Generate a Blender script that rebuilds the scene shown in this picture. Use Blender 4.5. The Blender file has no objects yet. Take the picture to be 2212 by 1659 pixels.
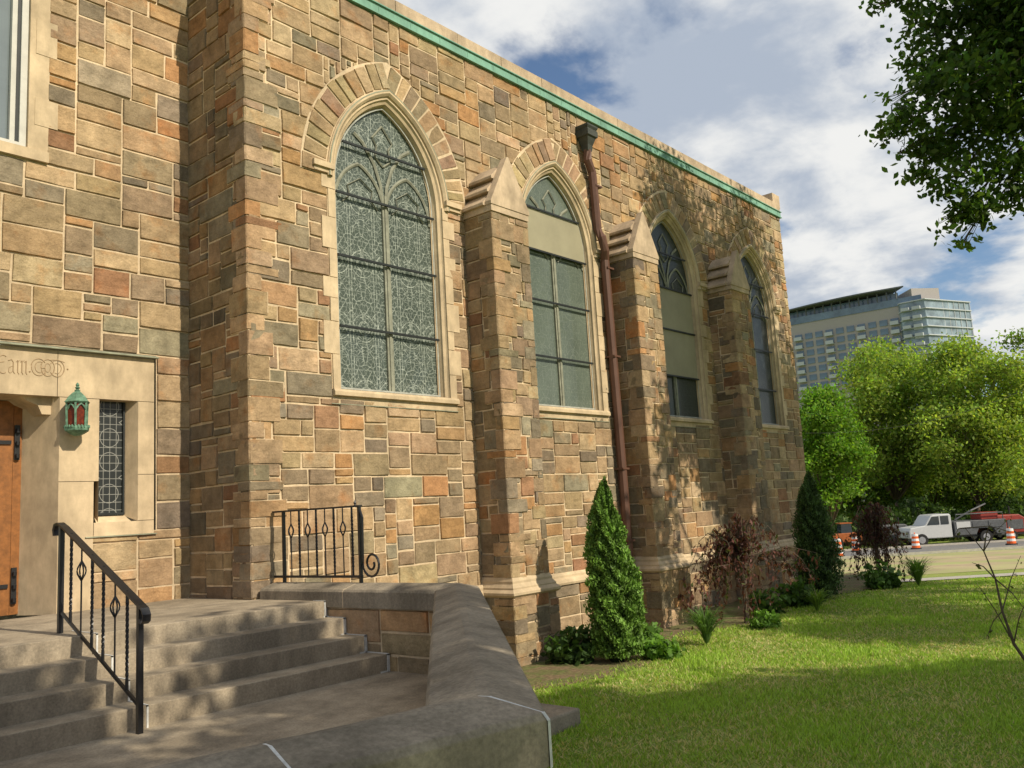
import bpy, math, random
import numpy as np
from mathutils import Vector, Matrix
random.seed(7); RNG=np.random.default_rng(5)
sc=bpy.context.scene; COL=sc.collection
# ---------------------------------------------------------------- camera frame
yaw,pit,rol=math.radians(40.7),math.radians(8.3),math.radians(3.35)
F=Vector((math.cos(yaw)*math.cos(pit),math.sin(yaw)*math.cos(pit),math.sin(pit)))
R0=Vector((math.sin(yaw),-math.cos(yaw),0)); U0=R0.cross(F)
RR=R0*math.cos(rol)-U0*math.sin(rol); UU=U0*math.cos(rol)+R0*math.sin(rol)
FH=Vector((math.cos(yaw),math.sin(yaw),0)); PX=1870.0
def at(px,py,D): return (F+RR*((px-1106)/PX)+UU*((829-py)/PX))*D
def zt(x,y):
    d=x*FH.x+y*FH.y
    if d<17: return -1.95
    if d<58: return -1.95-(d-17)*0.0512
    return -4.05
def DS(d,s,dz=0):
    p=FH*d+R0*s; return Vector((p.x,p.y,zt(p.x,p.y)+dz))
# ---------------------------------------------------------------- mesh builder
class MB:
    def __init__(s): s.v=[];s.f=[];s.c=[];s.m=[]
    def add(s,vs,fs,c=(1,1,1),m=0):
        b=len(s.v); s.v+= [tuple(q) for q in vs]
        for q in fs: s.f.append([b+i for i in q]); s.c.append(c); s.m.append(m)
    def box(s,x0,x1,y0,y1,z0,z1,c=(1,1,1),m=0):
        s.add([(x0,y0,z0),(x1,y0,z0),(x1,y1,z0),(x0,y1,z0),(x0,y0,z1),(x1,y0,z1),(x1,y1,z1),(x0,y1,z1)],
              [(0,3,2,1),(4,5,6,7),(0,1,5,4),(1,2,6,5),(2,3,7,6),(3,0,4,7)],c,m)
    def prism(s,pts,fn,a,b,c=(1,1,1),m=0):
        n=len(pts); vs=[fn(p,a) for p in pts]+[fn(p,b) for p in pts]
        s.add(vs,[list(range(n))[::-1],list(range(n,2*n))]+[(i,(i+1)%n,(i+1)%n+n,i+n) for i in range(n)],c,m)
    def tube(s,pts,r,n=6,c=(1,1,1),m=0,flat=1.0):
        pts=[Vector(p) for p in pts]; k=len(pts)
        rs=r if isinstance(r,(list,tuple)) else [r]*k
        vs=[];ref=Vector((0.13,0.21,0.97))
        for i,p in enumerate(pts):
            t=(pts[min(i+1,k-1)]-pts[max(i-1,0)]).normalized()
            a=t.cross(ref)
            if a.length<.2: a=t.cross(Vector((1,0,0)))
            a.normalize(); b=t.cross(a)
            for j in range(n):
                an=2*math.pi*j/n+math.pi/n
                vs.append(p+a*math.cos(an)*rs[i]+b*math.sin(an)*rs[i]*flat)
        fs=[]
        for i in range(k-1):
            for j in range(n): fs.append((i*n+j,i*n+(j+1)%n,(i+1)*n+(j+1)%n,(i+1)*n+j))
        fs.append(list(range(n))[::-1]); fs.append([(k-1)*n+j for j in range(n)])
        s.add(vs,fs,c,m)
    def lathe(s,o,prof,n=12,c=(1,1,1),m=0,rot=0):
        o=Vector(o); vs=[];k=len(prof)
        for (r,z) in prof:
            for j in range(n):
                a=2*math.pi*j/n+rot; vs.append(o+Vector((r*math.cos(a),r*math.sin(a),z)))
        fs=[(i*n+j,i*n+(j+1)%n,(i+1)*n+(j+1)%n,(i+1)*n+j) for i in range(k-1) for j in range(n)]
        fs.append(list(range(n))[::-1]); fs.append([(k-1)*n+j for j in range(n)])
        s.add(vs,fs,c,m)
    def build(s,name,mats,parent=None,origin=None,smooth=False,local=False,bevel=0):
        if not isinstance(mats,(list,tuple)): mats=[mats]
        me=bpy.data.meshes.new(name); o0=Vector(origin) if origin is not None else Vector((0,0,0))
        me.from_pydata([tuple(Vector(q)-o0) for q in s.v],[],s.f)
        for m in mats: me.materials.append(m)
        me.polygons.foreach_set('material_index',s.m)
        ca=me.color_attributes.new('Col','FLOAT_COLOR','CORNER')
        arr=[]
        for q,c in zip(s.f,s.c): arr+=[c[0],c[1],c[2],1.0]*len(q)
        ca.data.foreach_set('color',arr)
        if smooth: me.polygons.foreach_set('use_smooth',[True]*len(s.f))
        me.update()
        o=bpy.data.objects.new(name,me); COL.objects.link(o); o.location=o0
        if parent is not None:
            o.parent=parent
            if not local: o.matrix_parent_inverse=Matrix.Translation(-Vector(parent.location))
        if bevel:
            b=o.modifiers.new('bevel','BEVEL'); b.width=bevel; b.segments=2; b.limit_method='ANGLE'
        return o
def tag(o,label,cat,group=None,kind=None):
    if label: o['label']=label
    if cat: o['category']=cat
    if group: o['group']=group
    if kind: o['kind']=kind
    return o
def struct(o): o['kind']='structure'; return o
def empty(name,loc,label,cat,group=None,rz=0):
    o=bpy.data.objects.new(name,None); COL.objects.link(o); o.location=loc; o.rotation_euler=(0,0,rz)
    return tag(o,label,cat,group)
def jit(c,a=.12):
    k=1+random.uniform(-a,a); return tuple(max(0,x*k*(1+random.uniform(-.04,.04))) for x in c)
# ---------------------------------------------------------------- materials
def nt(name):
    m=bpy.data.materials.new(name); m.use_nodes=True; t=m.node_tree
    return m,t,t.nodes,t.links,t.nodes['Principled BSDF']
def mat(name,col,rough=.8,metal=0.,ns=8.,na=.25,bs=60.,ba=.2,attr=False,bd=.01,stain=0.,spec=.3,ns2=None,col2=None):
    m,t,N,L,P=nt(name)
    tc=N.new('ShaderNodeTexCoord'); ob=tc.outputs['Object']
    def noise(s,d=8,r=.65,v=None):
        n=N.new('ShaderNodeTexNoise'); n.inputs['Scale'].default_value=s; n.inputs['Detail'].default_value=d; n.inputs['Roughness'].default_value=r
        L.new(v or ob,n.inputs['Vector']); return n.outputs[0]
    def mr(x,a,b,c,d):
        r=N.new('ShaderNodeMapRange')
        for i,v in enumerate((a,b,c,d)): r.inputs[i+1].default_value=v
        L.new(x,r.inputs[0]); return r.outputs[0]
    def mul(base,col_,fac):
        m6=N.new('ShaderNodeMix'); m6.data_type='RGBA'; m6.blend_type='MULTIPLY'; L.new(fac,m6.inputs[0]); L.new(base,m6.inputs[6]); m6.inputs[7].default_value=(*col_,1); return m6.outputs[2]
    if attr:
        a=N.new('ShaderNodeVertexColor'); a.layer_name='Col'; base=a.outputs[0]
        base=mul(base,(1.05,.70,.44),mr(noise(3.1,7,.6),.56,.72,0,.6))
        mp=N.new('ShaderNodeMapping'); mp.inputs['Location'].default_value=(7,3,5); L.new(ob,mp.inputs[0])
        base=mul(base,(.64,.66,.66),mr(noise(3.6,8,.7,mp.outputs[0]),.50,.68,0,.7))
        mp2=N.new('ShaderNodeMapping'); mp2.inputs['Scale'].default_value=(3,3,16); L.new(ob,mp2.inputs[0])
        base=mul(base,(.72,.70,.66),mr(noise(1.5,6,.6,mp2.outputs[0]),.48,.70,0,.55))
    else:
        a=N.new('ShaderNodeRGB'); a.outputs[0].default_value=(*col,1); base=a.outputs[0]
    if col2:
        mx=N.new('ShaderNodeMix'); mx.data_type='RGBA'; L.new(mr(noise(ns2 or 1.,6),.42,.6,0,1),mx.inputs[0]); L.new(base,mx.inputs[6]); mx.inputs[7].default_value=(*col2,1); base=mx.outputs[2]
    def scale(x,f):
        v=N.new('ShaderNodeVectorMath'); v.operation='SCALE'; L.new(x,v.inputs[0]); L.new(f,v.inputs['Scale']); return v.outputs[0]
    out=scale(base,mr(noise(ns),.3,.7,1-na,1+na))
    if attr: out=scale(out,mr(noise(55,5,.8),.3,.7,.80,1.2))
    if stain:
        mp=N.new('ShaderNodeMapping'); mp.inputs['Scale'].default_value=(1.6,1.6,.6); L.new(ob,mp.inputs[0])
        out=scale(out,mr(noise(1.1,9,.7,mp.outputs[0]),.4,.62,1-stain,1.06))
    L.new(out,P.inputs['Base Color'])
    P.inputs['Roughness'].default_value=rough; P.inputs['Metallic'].default_value=metal; P.inputs['Specular IOR Level'].default_value=spec
    if ba:
        hgt=noise(bs,6,.7)
        if attr:
            q=N.new('ShaderNodeMath'); q.operation='MULTIPLY_ADD'; L.new(noise(11,5,.6),q.inputs[0]); q.inputs[1].default_value=2.6; L.new(hgt,q.inputs[2]); hgt=q.outputs[0]
        b=N.new('ShaderNodeBump'); b.inputs['Strength'].default_value=ba; b.inputs['Distance'].default_value=bd; L.new(hgt,b.inputs['Height']); L.new(b.outputs[0],P.inputs['Normal'])
    return m
def leafmat(name,tr=.35):
    m,t,N,L,P=nt(name)
    a=N.new('ShaderNodeVertexColor'); a.layer_name='Col'; L.new(a.outputs[0],P.inputs['Base Color']); P.inputs['Roughness'].default_value=.55; P.inputs['Specular IOR Level'].default_value=.25
    T=N.new('ShaderNodeBsdfTranslucent'); v=N.new('ShaderNodeVectorMath'); v.operation='MULTIPLY'; v.inputs[1].default_value=(1.5,1.6,.7); L.new(a.outputs[0],v.inputs[0]); L.new(v.outputs[0],T.inputs[0])
    mx=N.new('ShaderNodeMixShader'); mx.inputs[0].default_value=tr; L.new(P.outputs[0],mx.inputs[1]); L.new(T.outputs[0],mx.inputs[2]); L.new(mx.outputs[0],N['Material Output'].inputs[0])
    return m
def glassmat(name,dark,line,k=9.,haze=.25,cell=.19,wd=.05,coat=.5,lattice=False,spec=.4,hzc=(.21,.25,.20)):
    m,t,N,L,P=nt(name)
    tc=N.new('ShaderNodeTexCoord'); sp=N.new('ShaderNodeSeparateXYZ'); L.new(tc.outputs['Object'],sp.inputs[0])
    def M(op,a,b=None,c=None):
        q=N.new('ShaderNodeMath'); q.operation=op
        for i,x in enumerate((a,b,c)):
            if x is None: continue
            if isinstance(x,(int,float)): q.inputs[i].default_value=x
            else: L.new(x,q.inputs[i])
        return q.outputs[0]
    def soft(v,w):
        r=N.new('ShaderNodeMapRange'); r.interpolation_type='SMOOTHSTEP'
        for i,q in enumerate((w*.6,w*1.35,1,0)): r.inputs[i+1].default_value=q
        L.new(v,r.inputs[0]); return r.outputs[0]
    x=M('PINGPONG',sp.outputs[0],cell); z=sp.outputs[2]
    cb=N.new('ShaderNodeCombineXYZ'); L.new(x,cb.inputs[0]); L.new(M('PINGPONG',z,cell*2.1),cb.inputs[1])
    def vor(s):
        vo=N.new('ShaderNodeTexVoronoi'); vo.voronoi_dimensions='2D'; vo.feature='DISTANCE_TO_EDGE'; vo.inputs['Scale'].default_value=s; L.new(cb.outputs[0],vo.inputs['Vector']); return vo.outputs[0]
    zz=M('PINGPONG',M('ADD',z,.13),cell*2.1); rad=M('SQRT',M('ADD',M('MULTIPLY',x,x),M('MULTIPLY',zz,zz)))
    nn=N.new('ShaderNodeTexNoise'); nn.inputs['Scale'].default_value=1.8; nn.inputs['Detail'].default_value=5; L.new(tc.outputs['Object'],nn.inputs['Vector'])
    n5=N.new('ShaderNodeTexNoise'); n5.inputs['Scale'].default_value=20; n5.inputs['Detail'].default_value=6; n5.inputs['Roughness'].default_value=.75; L.new(tc.outputs['Object'],n5.inputs['Vector'])
    r5=N.new('ShaderNodeMapRange'); r5.inputs['From Min'].default_value=.38; r5.inputs['From Max'].default_value=.60; L.new(n5.outputs[0],r5.inputs[0])
    if lattice:
        gx=M('LESS_THAN',M('PINGPONG',sp.outputs[0],.034),.003); gz=M('LESS_THAN',M('PINGPONG',z,.042),.003)
        ring=M('LESS_THAN',M('PINGPONG',M('SQRT',M('ADD',M('POWER',M('SUBTRACT',sp.outputs[0],4.21),2.),M('POWER',M('SUBTRACT',M('PINGPONG',z,.30),.17),2.))),.05),.0035)
        li=M('MAXIMUM',gx,M('MAXIMUM',gz,ring))
    else:
        l1=M('MULTIPLY',soft(vor(k),wd),.9); l2=M('MULTIPLY',soft(vor(k*2.2),wd*1.8),.65)
        ring=M('MULTIPLY',soft(M('PINGPONG',rad,cell*.22),.006),M('LESS_THAN',rad,cell*1.0))
        vert=soft(M('PINGPONG',M('ADD',x,.02),cell*.5),.005)
        hor=M('MULTIPLY',soft(M('PINGPONG',z,cell*.42),.004),.6)
        li=M('MAXIMUM',M('MAXIMUM',M('MAXIMUM',l1,hor),vert),M('MAXIMUM',ring,l2))
        li=M('MULTIPLY',li,r5.outputs[0])
    mx=N.new('ShaderNodeMix'); mx.data_type='RGBA'; L.new(li,mx.inputs[0]); mx.inputs[6].default_value=(*dark,1); mx.inputs[7].default_value=(*line,1)
    hz=N.new('ShaderNodeMix'); hz.data_type='RGBA'; L.new(M('MULTIPLY',nn.outputs[0],haze),hz.inputs[0]); L.new(mx.outputs[2],hz.inputs[6]); hz.inputs[7].default_value=(*hzc,1)  # pale cloudy mix: sky reflection of outer glazing put into colour, plus dust
    L.new(hz.outputs[2],P.inputs['Base Color']); P.inputs['Roughness'].default_value=.35; P.inputs['Specular IOR Level'].default_value=spec
    P.inputs['Coat Weight'].default_value=coat; P.inputs['Coat Roughness'].default_value=.03
    b=N.new('ShaderNodeBump'); b.inputs['Strength'].default_value=.25; b.inputs['Distance'].default_value=.01; L.new(n5.outputs[0],b.inputs['Height']); L.new(b.outputs[0],P.inputs['Normal'])
    return m
STONE=mat('rough_sandstone',(1,1,1),.92,attr=True,ns=7,na=.24,bs=42,ba=.8,bd=.010,stain=.18,spec=.12)
MORTAR=mat('lime_mortar',(.66,.52,.345),.95,ns=20,na=.16,bs=120,ba=.5,stain=.26,spec=.1)
TRIM=mat('cut_sandstone',(.58,.455,.295),.9,ns=5,na=.16,bs=150,ba=.3,stain=.28,spec=.12)
TRIM2=mat('weathered_cap_stone',(.54,.42,.29),.9,ns=5,na=.2,bs=110,ba=.4,stain=.35,spec=.12)
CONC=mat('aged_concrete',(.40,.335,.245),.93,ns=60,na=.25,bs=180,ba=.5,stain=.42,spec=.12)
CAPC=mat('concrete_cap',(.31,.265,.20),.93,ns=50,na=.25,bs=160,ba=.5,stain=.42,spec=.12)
COPPER=mat('green_copper',(.20,.385,.295),.8,ns=3,na=.22,bs=40,ba=.1,stain=.25)
COPD=mat('stained_flashing',(.27,.28,.20),.8,ns=6,na=.35,bs=40,ba=.1)
LANM=mat('lantern_copper',(.11,.21,.14),.6,ns=25,na=.55,bs=60,ba=.15)
CAULK=mat('white_sealant',(.58,.58,.55),.7,ns=30,na=.25,ba=0)
IRON=mat('black_iron',(.012,.012,.013),.38,ns=20,na=.2,bs=90,ba=.1,spec=.5)
BAR=mat('dark_saddle_bar',(.02,.024,.024),.5,ba=0)
TRAC=mat('tracery_stone',(.235,.24,.185),.8,ns=9,na=.3,bs=80,ba=.2)
PIPE=mat('brown_painted_pipe',(.115,.058,.04),.5,ns=5,na=.15,bs=30,ba=.05)
HOPM=mat('dark_hopper_metal',(.05,.055,.045),.6,ns=9,na=.3,ba=.1)
WOOD=mat('oak_boards',(.24,.095,.025),.45,ns=14,na=.35,bs=50,ba=.2,spec=.4)
BOARD=mat('beige_panel',(.30,.275,.185),.6,ns=2,na=.12,ba=0)
PAINT=mat('white_window_paint',(.50,.49,.44),.5,ba=0,na=.1)
BEAD=mat('aged_white_bead',(.36,.37,.33),.6,ba=0,na=.3)
REDG=mat('amber_red_glass',(.13,.022,.008),.2,ns=30,na=.6,ba=.1)
SOIL=mat('mulch_soil',(.22,.16,.09),.95,ns=20,na=.45,bs=90,ba=.8,bd=.03,col2=(.14,.17,.05),ns2=3.)
G1=glassmat('leaded_glass_ornate',(.036,.050,.043),(.46,.50,.44),8,.35,.195,.035,.3,spec=.3)
G2=glassmat('leaded_glass_dusty',(.045,.062,.05),(.16,.185,.155),8,.65,.195,.03,.3,spec=.3)
G3=glassmat('leaded_glass_dark',(.022,.028,.025),(.06,.07,.065),8,.15,.195,.03,.15,spec=.2)
G5=glassmat('leaded_glass_far',(.024,.031,.036),(.08,.09,.1),8,.15,.195,.03,.2,spec=.2)
G4=glassmat('leaded_glass_small',(.012,.013,.013),(.26,.26,.235),11,.1,.16,.045,.3,lattice=True)
PLAIN=mat('grey_window_pane',(.16,.19,.2),.12,ns=2,na=.1,ba=0,spec=.6)
LEAF=leafmat('leaves'); LEAFD=leafmat('dense_needles',.15); LEAFO=leafmat('thin_leaves',.5)
BARK=mat('tree_bark',(.11,.085,.06),.95,ns=12,na=.3,bs=30,ba=.7,bd=.03)
# ---------------------------------------------------------------- masonry
PAL=[((.405,.285,.162),24),((.355,.25,.148),22),((.30,.222,.14),20),((.25,.20,.135),13),((.45,.33,.195),14),((.42,.235,.11),6),((.34,.19,.105),3),((.205,.165,.118),4),((.43,.275,.14),7),((.315,.265,.18),7)]
PW=[p[1] for p in PAL]
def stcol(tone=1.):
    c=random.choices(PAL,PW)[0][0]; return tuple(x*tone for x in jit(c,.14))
def stone(mb,P,u0,u1,v0,v1,c,g=.0088,pr=.015,cell=.10):
    u0+=g;u1-=g;v0+=g;v1-=g
    if u1-u0<.02 or v1-v0<.02: return
    b=.007; h=pr+random.uniform(-.006,.009)
    nx=max(1,int((u1-u0)/cell)); ny=max(1,int((v1-v0)/cell))
    us=[u0]+[u0+b+(u1-u0-2*b)*i/nx for i in range(nx+1)]+[u1]
    vs=[v0]+[v0+b+(v1-v0-2*b)*i/ny for i in range(ny+1)]+[v1]
    cj=[random.uniform(-.005,.005) for _ in range(8)]
    tu=random.uniform(-.005,.005); tv=random.uniform(-.005,.005)
    V=[]
    for j,v in enumerate(vs):
        for i,u in enumerate(us):
            s=(u-u0)/(u1-u0); t=(v-v0)/(v1-v0)
            du=(cj[0]*(1-s)*(1-t)+cj[1]*s*(1-t)+cj[2]*(1-s)*t+cj[3]*s*t); dv=(cj[4]*(1-s)*(1-t)+cj[5]*s*(1-t)+cj[6]*(1-s)*t+cj[7]*s*t)
            edge=i in(0,len(us)-1) or j in(0,len(vs)-1)
            n=-.003 if edge else max(.005,h+tu*(s-.5)*2+tv*(t-.5)*2+random.uniform(-.0045,.0045))
            V.append(P(u+du+random.uniform(-.0025,.0025),v+dv+random.uniform(-.0025,.0025),n))
    w=len(us)
    mb.add(V,[(j*w+i,j*w+i+1,(j+1)*w+i+1,(j+1)*w+i) for j in range(len(vs)-1) for i in range(w-1)],c,0)
def masonry(mb,P,W,H,unit=.09,mask=None,wm=1.,tone=1.):
    nu=max(1,round(W/unit)); nv=max(1,round(H/unit)); du=W/nu; dv=H/nv
    occ=[[bool(mask and mask((i+.5)*du,(j+.5)*dv)) for i in range(nu)] for j in range(nv)]
    for j in range(nv):
        i=0
        while i<nu:
            if occ[j][i]: i+=1; continue
            k=i
            while k<nu and not occ[j][k]: k+=1
            mb.add([P(i*du,j*dv,0),P(k*du,j*dv,0),P(k*du,(j+1)*dv,0),P(i*du,(j+1)*dv,0)],[(0,1,2,3)],(1,1,1),1); i=k
    for j in range(nv):
        for i in range(nu):
            if occ[j][i]: continue
            h=random.choices([1,2,3],[11,52,37])[0]
            w=random.randint(3,5) if h==1 else (random.randint(3,6) if h==2 else random.randint(4,7)); w=max(1,round(w*wm))
            k=1
            while k<w and i+k<nu and not occ[j][i+k]: k+=1
            if i+k<nu and not occ[j][i+k] and (i+k+1>=nu or occ[j][i+k+1]): k+=1
            if k<=2: h=min(h,2)
            hh=1
            while hh<h and j+hh<nv and all(not occ[j+hh][i+q] for q in range(k)): hh+=1
            if j+hh==nv-1 and hh<3 and all(not occ[j+hh][i+q] for q in range(k)): hh+=1
            for a in range(hh):
                for q in range(k): occ[j+a][i+q]=True
            stone(mb,P,i*du,(i+k)*du,j*dv,(j+hh)*dv,stcol(tone))
def quoins(mb,cx,cy,sx,z0,z1,wide=(.40,.22),deep=(.20,.34),tone=1.):
    z=z0;q=random.randint(0,1)
    while z<z1-.08:
        h=min(random.choice((.10,.18,.18,.27,.27)),z1-z); wx=wide[q]*random.uniform(.75,1.15); wy=deep[q]*random.uniform(.8,1.1)
        if random.random()<.8: q=1-q
        p=.013; pts=[(-p,-p),(wx,-p),(wx,.01),(.05,.01),(.05,wy),(-p,wy)]
        mb.prism(pts,lambda P_,a:(cx+sx*P_[0],cy+P_[1],a),z,z+h,(1,1,1),1)
        c=stcol(tone); e=.009; zs=[z+e]+[z+e+(h-2*e)*t for t in ((.5,) if h>.15 else ())]+[z+h-e]; ch=.012
        rings=[]
        for zz_ in zs:
            r=lambda: random.uniform(-.004,.006)
            p2=.026
            ring=[(-p2+ch+r(),-p2-r()),(wx*.5,-p2-r()*1.3),(wx-e-.008,-p2-r()),(wx-e,-.012),(.05,-.004),(-.004,.05),(-.012,wy-e),(-p2-r(),wy-e-.008),(-p2-r()*1.3,wy*.5),(-p2-r(),-p2+ch+r())]
            rings.append([(cx+sx*a,cy+b,zz_+random.uniform(-.003,.003)) for a,b in ring])
        n=10; vs=[v for R_ in rings for v in R_]
        mb.add(vs,[(k*n+j,k*n+(j+1)%n,(k+1)*n+(j+1)%n,(k+1)*n+j) for k in range(len(rings)-1) for j in range(n)]+[list(range(n)),[(len(rings)-1)*n+j for j in range(n)]],c,0)
        z+=h
def plane(o,U,N):
    o=Vector(o);U=Vector(U);N=Vector(N)
    return lambda u,v,n: o+U*u+Vector((0,0,v))+N*n
# ---------------------------------------------------------------- church
YC=8.04; XC=5.07; XE=19.5; YA=9.28; ZTOP=6.55
church=empty('church_building',(XC,YC,-1.95),'long tan stone church with pointed arch windows, buttresses and green copper roof edge','church')
WX=[7.165+3.5*i for i in range(4)]; BX=[8.88+3.5*i for i in range(3)]
HW=.82; RA=1.32; ZS=4.10; ZB=1.51
CXA=RA-HW
def arch(d,z0,n=14):
    r=RA+d; a1=math.pi-math.acos(CXA/r)
    L=[]
    for i in range(n+1):
        a=math.pi+(a1-math.pi)*i/n; L.append((CXA+r*math.cos(a),ZS+r*math.sin(a)))
    Rr=[(-x,z) for (x,z) in L[:-1]][::-1]
    L[-1]=(0,L[-1][1])
    if z0 is None: return L+Rr
    return [(-(HW+d),z0)]+L+Rr+[(HW+d,z0)]
def hwz(z): return HW if z<=ZS else math.sqrt(max(0,RA*RA-(z-ZS)**2))-CXA
def inarch(x,z,d):
    x=abs(x)
    if z<ZS: return x<HW+d
    return (x+CXA)**2+(z-ZS)**2<(RA+d)**2
z0C=-2.3
def maskC(u,v):
    X=XC+u; Z=z0C+v
    for w in WX:
        if Z>ZB-.12 and inarch(X-w,Z,.17 if Z<ZS else .45): return True
    return False
PC=plane((XC,YC,z0C),(1,0,0),(0,-1,0))
mb=MB(); masonry(mb,PC,XE-XC,ZTOP-z0C,mask=maskC); quoins(mb,XC,YC,1,-.74,ZTOP-.02); mb.build('nave_wall',[STONE,MORTAR],church)
mb=MB(); masonry(mb,plane((XC,YA,-.80),(0,-1,0),(-1,0,0)),YA-YC,ZTOP+.8,tone=.75); mb.build('return_wall',[STONE,MORTAR],church)  # same stones coloured darker: shade of this turned-away face is in the tone
mb=MB(); masonry(mb,plane((XE,YC,-2.6),(0,1,0),(1,0,0)),8.,ZTOP+2.6,unit=.13); mb.build('end_wall',[STONE,MORTAR],church)
def maskA(u,v):
    X=-1+u; Z=-.8+v
    if X<4.63 and X>1.4 and Z>-.02 and Z<1.92: return True
    if X<3.98 and X>1.4 and Z<1.92: return True
    if X<3.47 and X>2.2 and Z>3.92 and Z<6.3: return True
    return False
mb=MB(); masonry(mb,plane((-1,YA,-.8),(1,0,0),(0,-1,0)),XC+1,10.,unit=.102,mask=maskA,wm=1.0); mb.build('entrance_wall',[STONE,MORTAR],church)
mb=MB(); masonry(mb,plane((5.75,YC-.07,-2.4),(1,0,0),(0,-1,0)),XE-5.75,1.3,tone=.95)
mb.build('plinth',[STONE,MORTAR],church)
mb=MB()
pr=[(0,.12),(.03,.08),(.03,.05),(.07,.02),(.08,-.02),(.07,-.05),(0,-.05)]
mb.prism(pr,lambda p,a:(a,YC-.05-p[0],-1.06+p[1]),5.7,XE+.03); mb.build('base_moulding',TRIM,church)
mb=MB(); mb.box(XC-.06,XE+.05,YC-.06,YC+.3,ZTOP,ZTOP+.02)
mb.box(XC-.04,XE+.03,YC-.04,YC+.3,ZTOP+.02,ZTOP+.14); mb.box(XC-.07,XE+.05,YC-.065,YC+.3,ZTOP+.14,ZTOP+.155)
for i in range(26): mb.box(XC+.3+i*.56,XC+.308+i*.56,YC-.045,YC,ZTOP+.02,ZTOP+.14)
mb.build('copper_flashing',COPPER,church)
mb=MB()
x=XC-.05
while x<XE-.1:
    w=min(random.uniform(.9,1.3),XE-x); mb.box(x+.004,x+w-.004,YC-.05+random.uniform(0,.006),YC+.42,ZTOP+.155,ZTOP+.33); x+=w
mb.build('coping',TRIM2,church)
mb=MB(); mb.box(XE-.32,XE+.07,YC-.03,YC+.5,ZTOP+.24,ZTOP+.56); mb.build('end_pier',TRIM2,church)
mb=MB(); mb.box(XC+.2,XE-.1,YC+.42,20,ZTOP-.2,ZTOP+.1); mb.box(XC+.3,XE-.2,YC+8,YC+8.2,-2,ZTOP-.2); mb.build('flat_roof',CONC,church)
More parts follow.
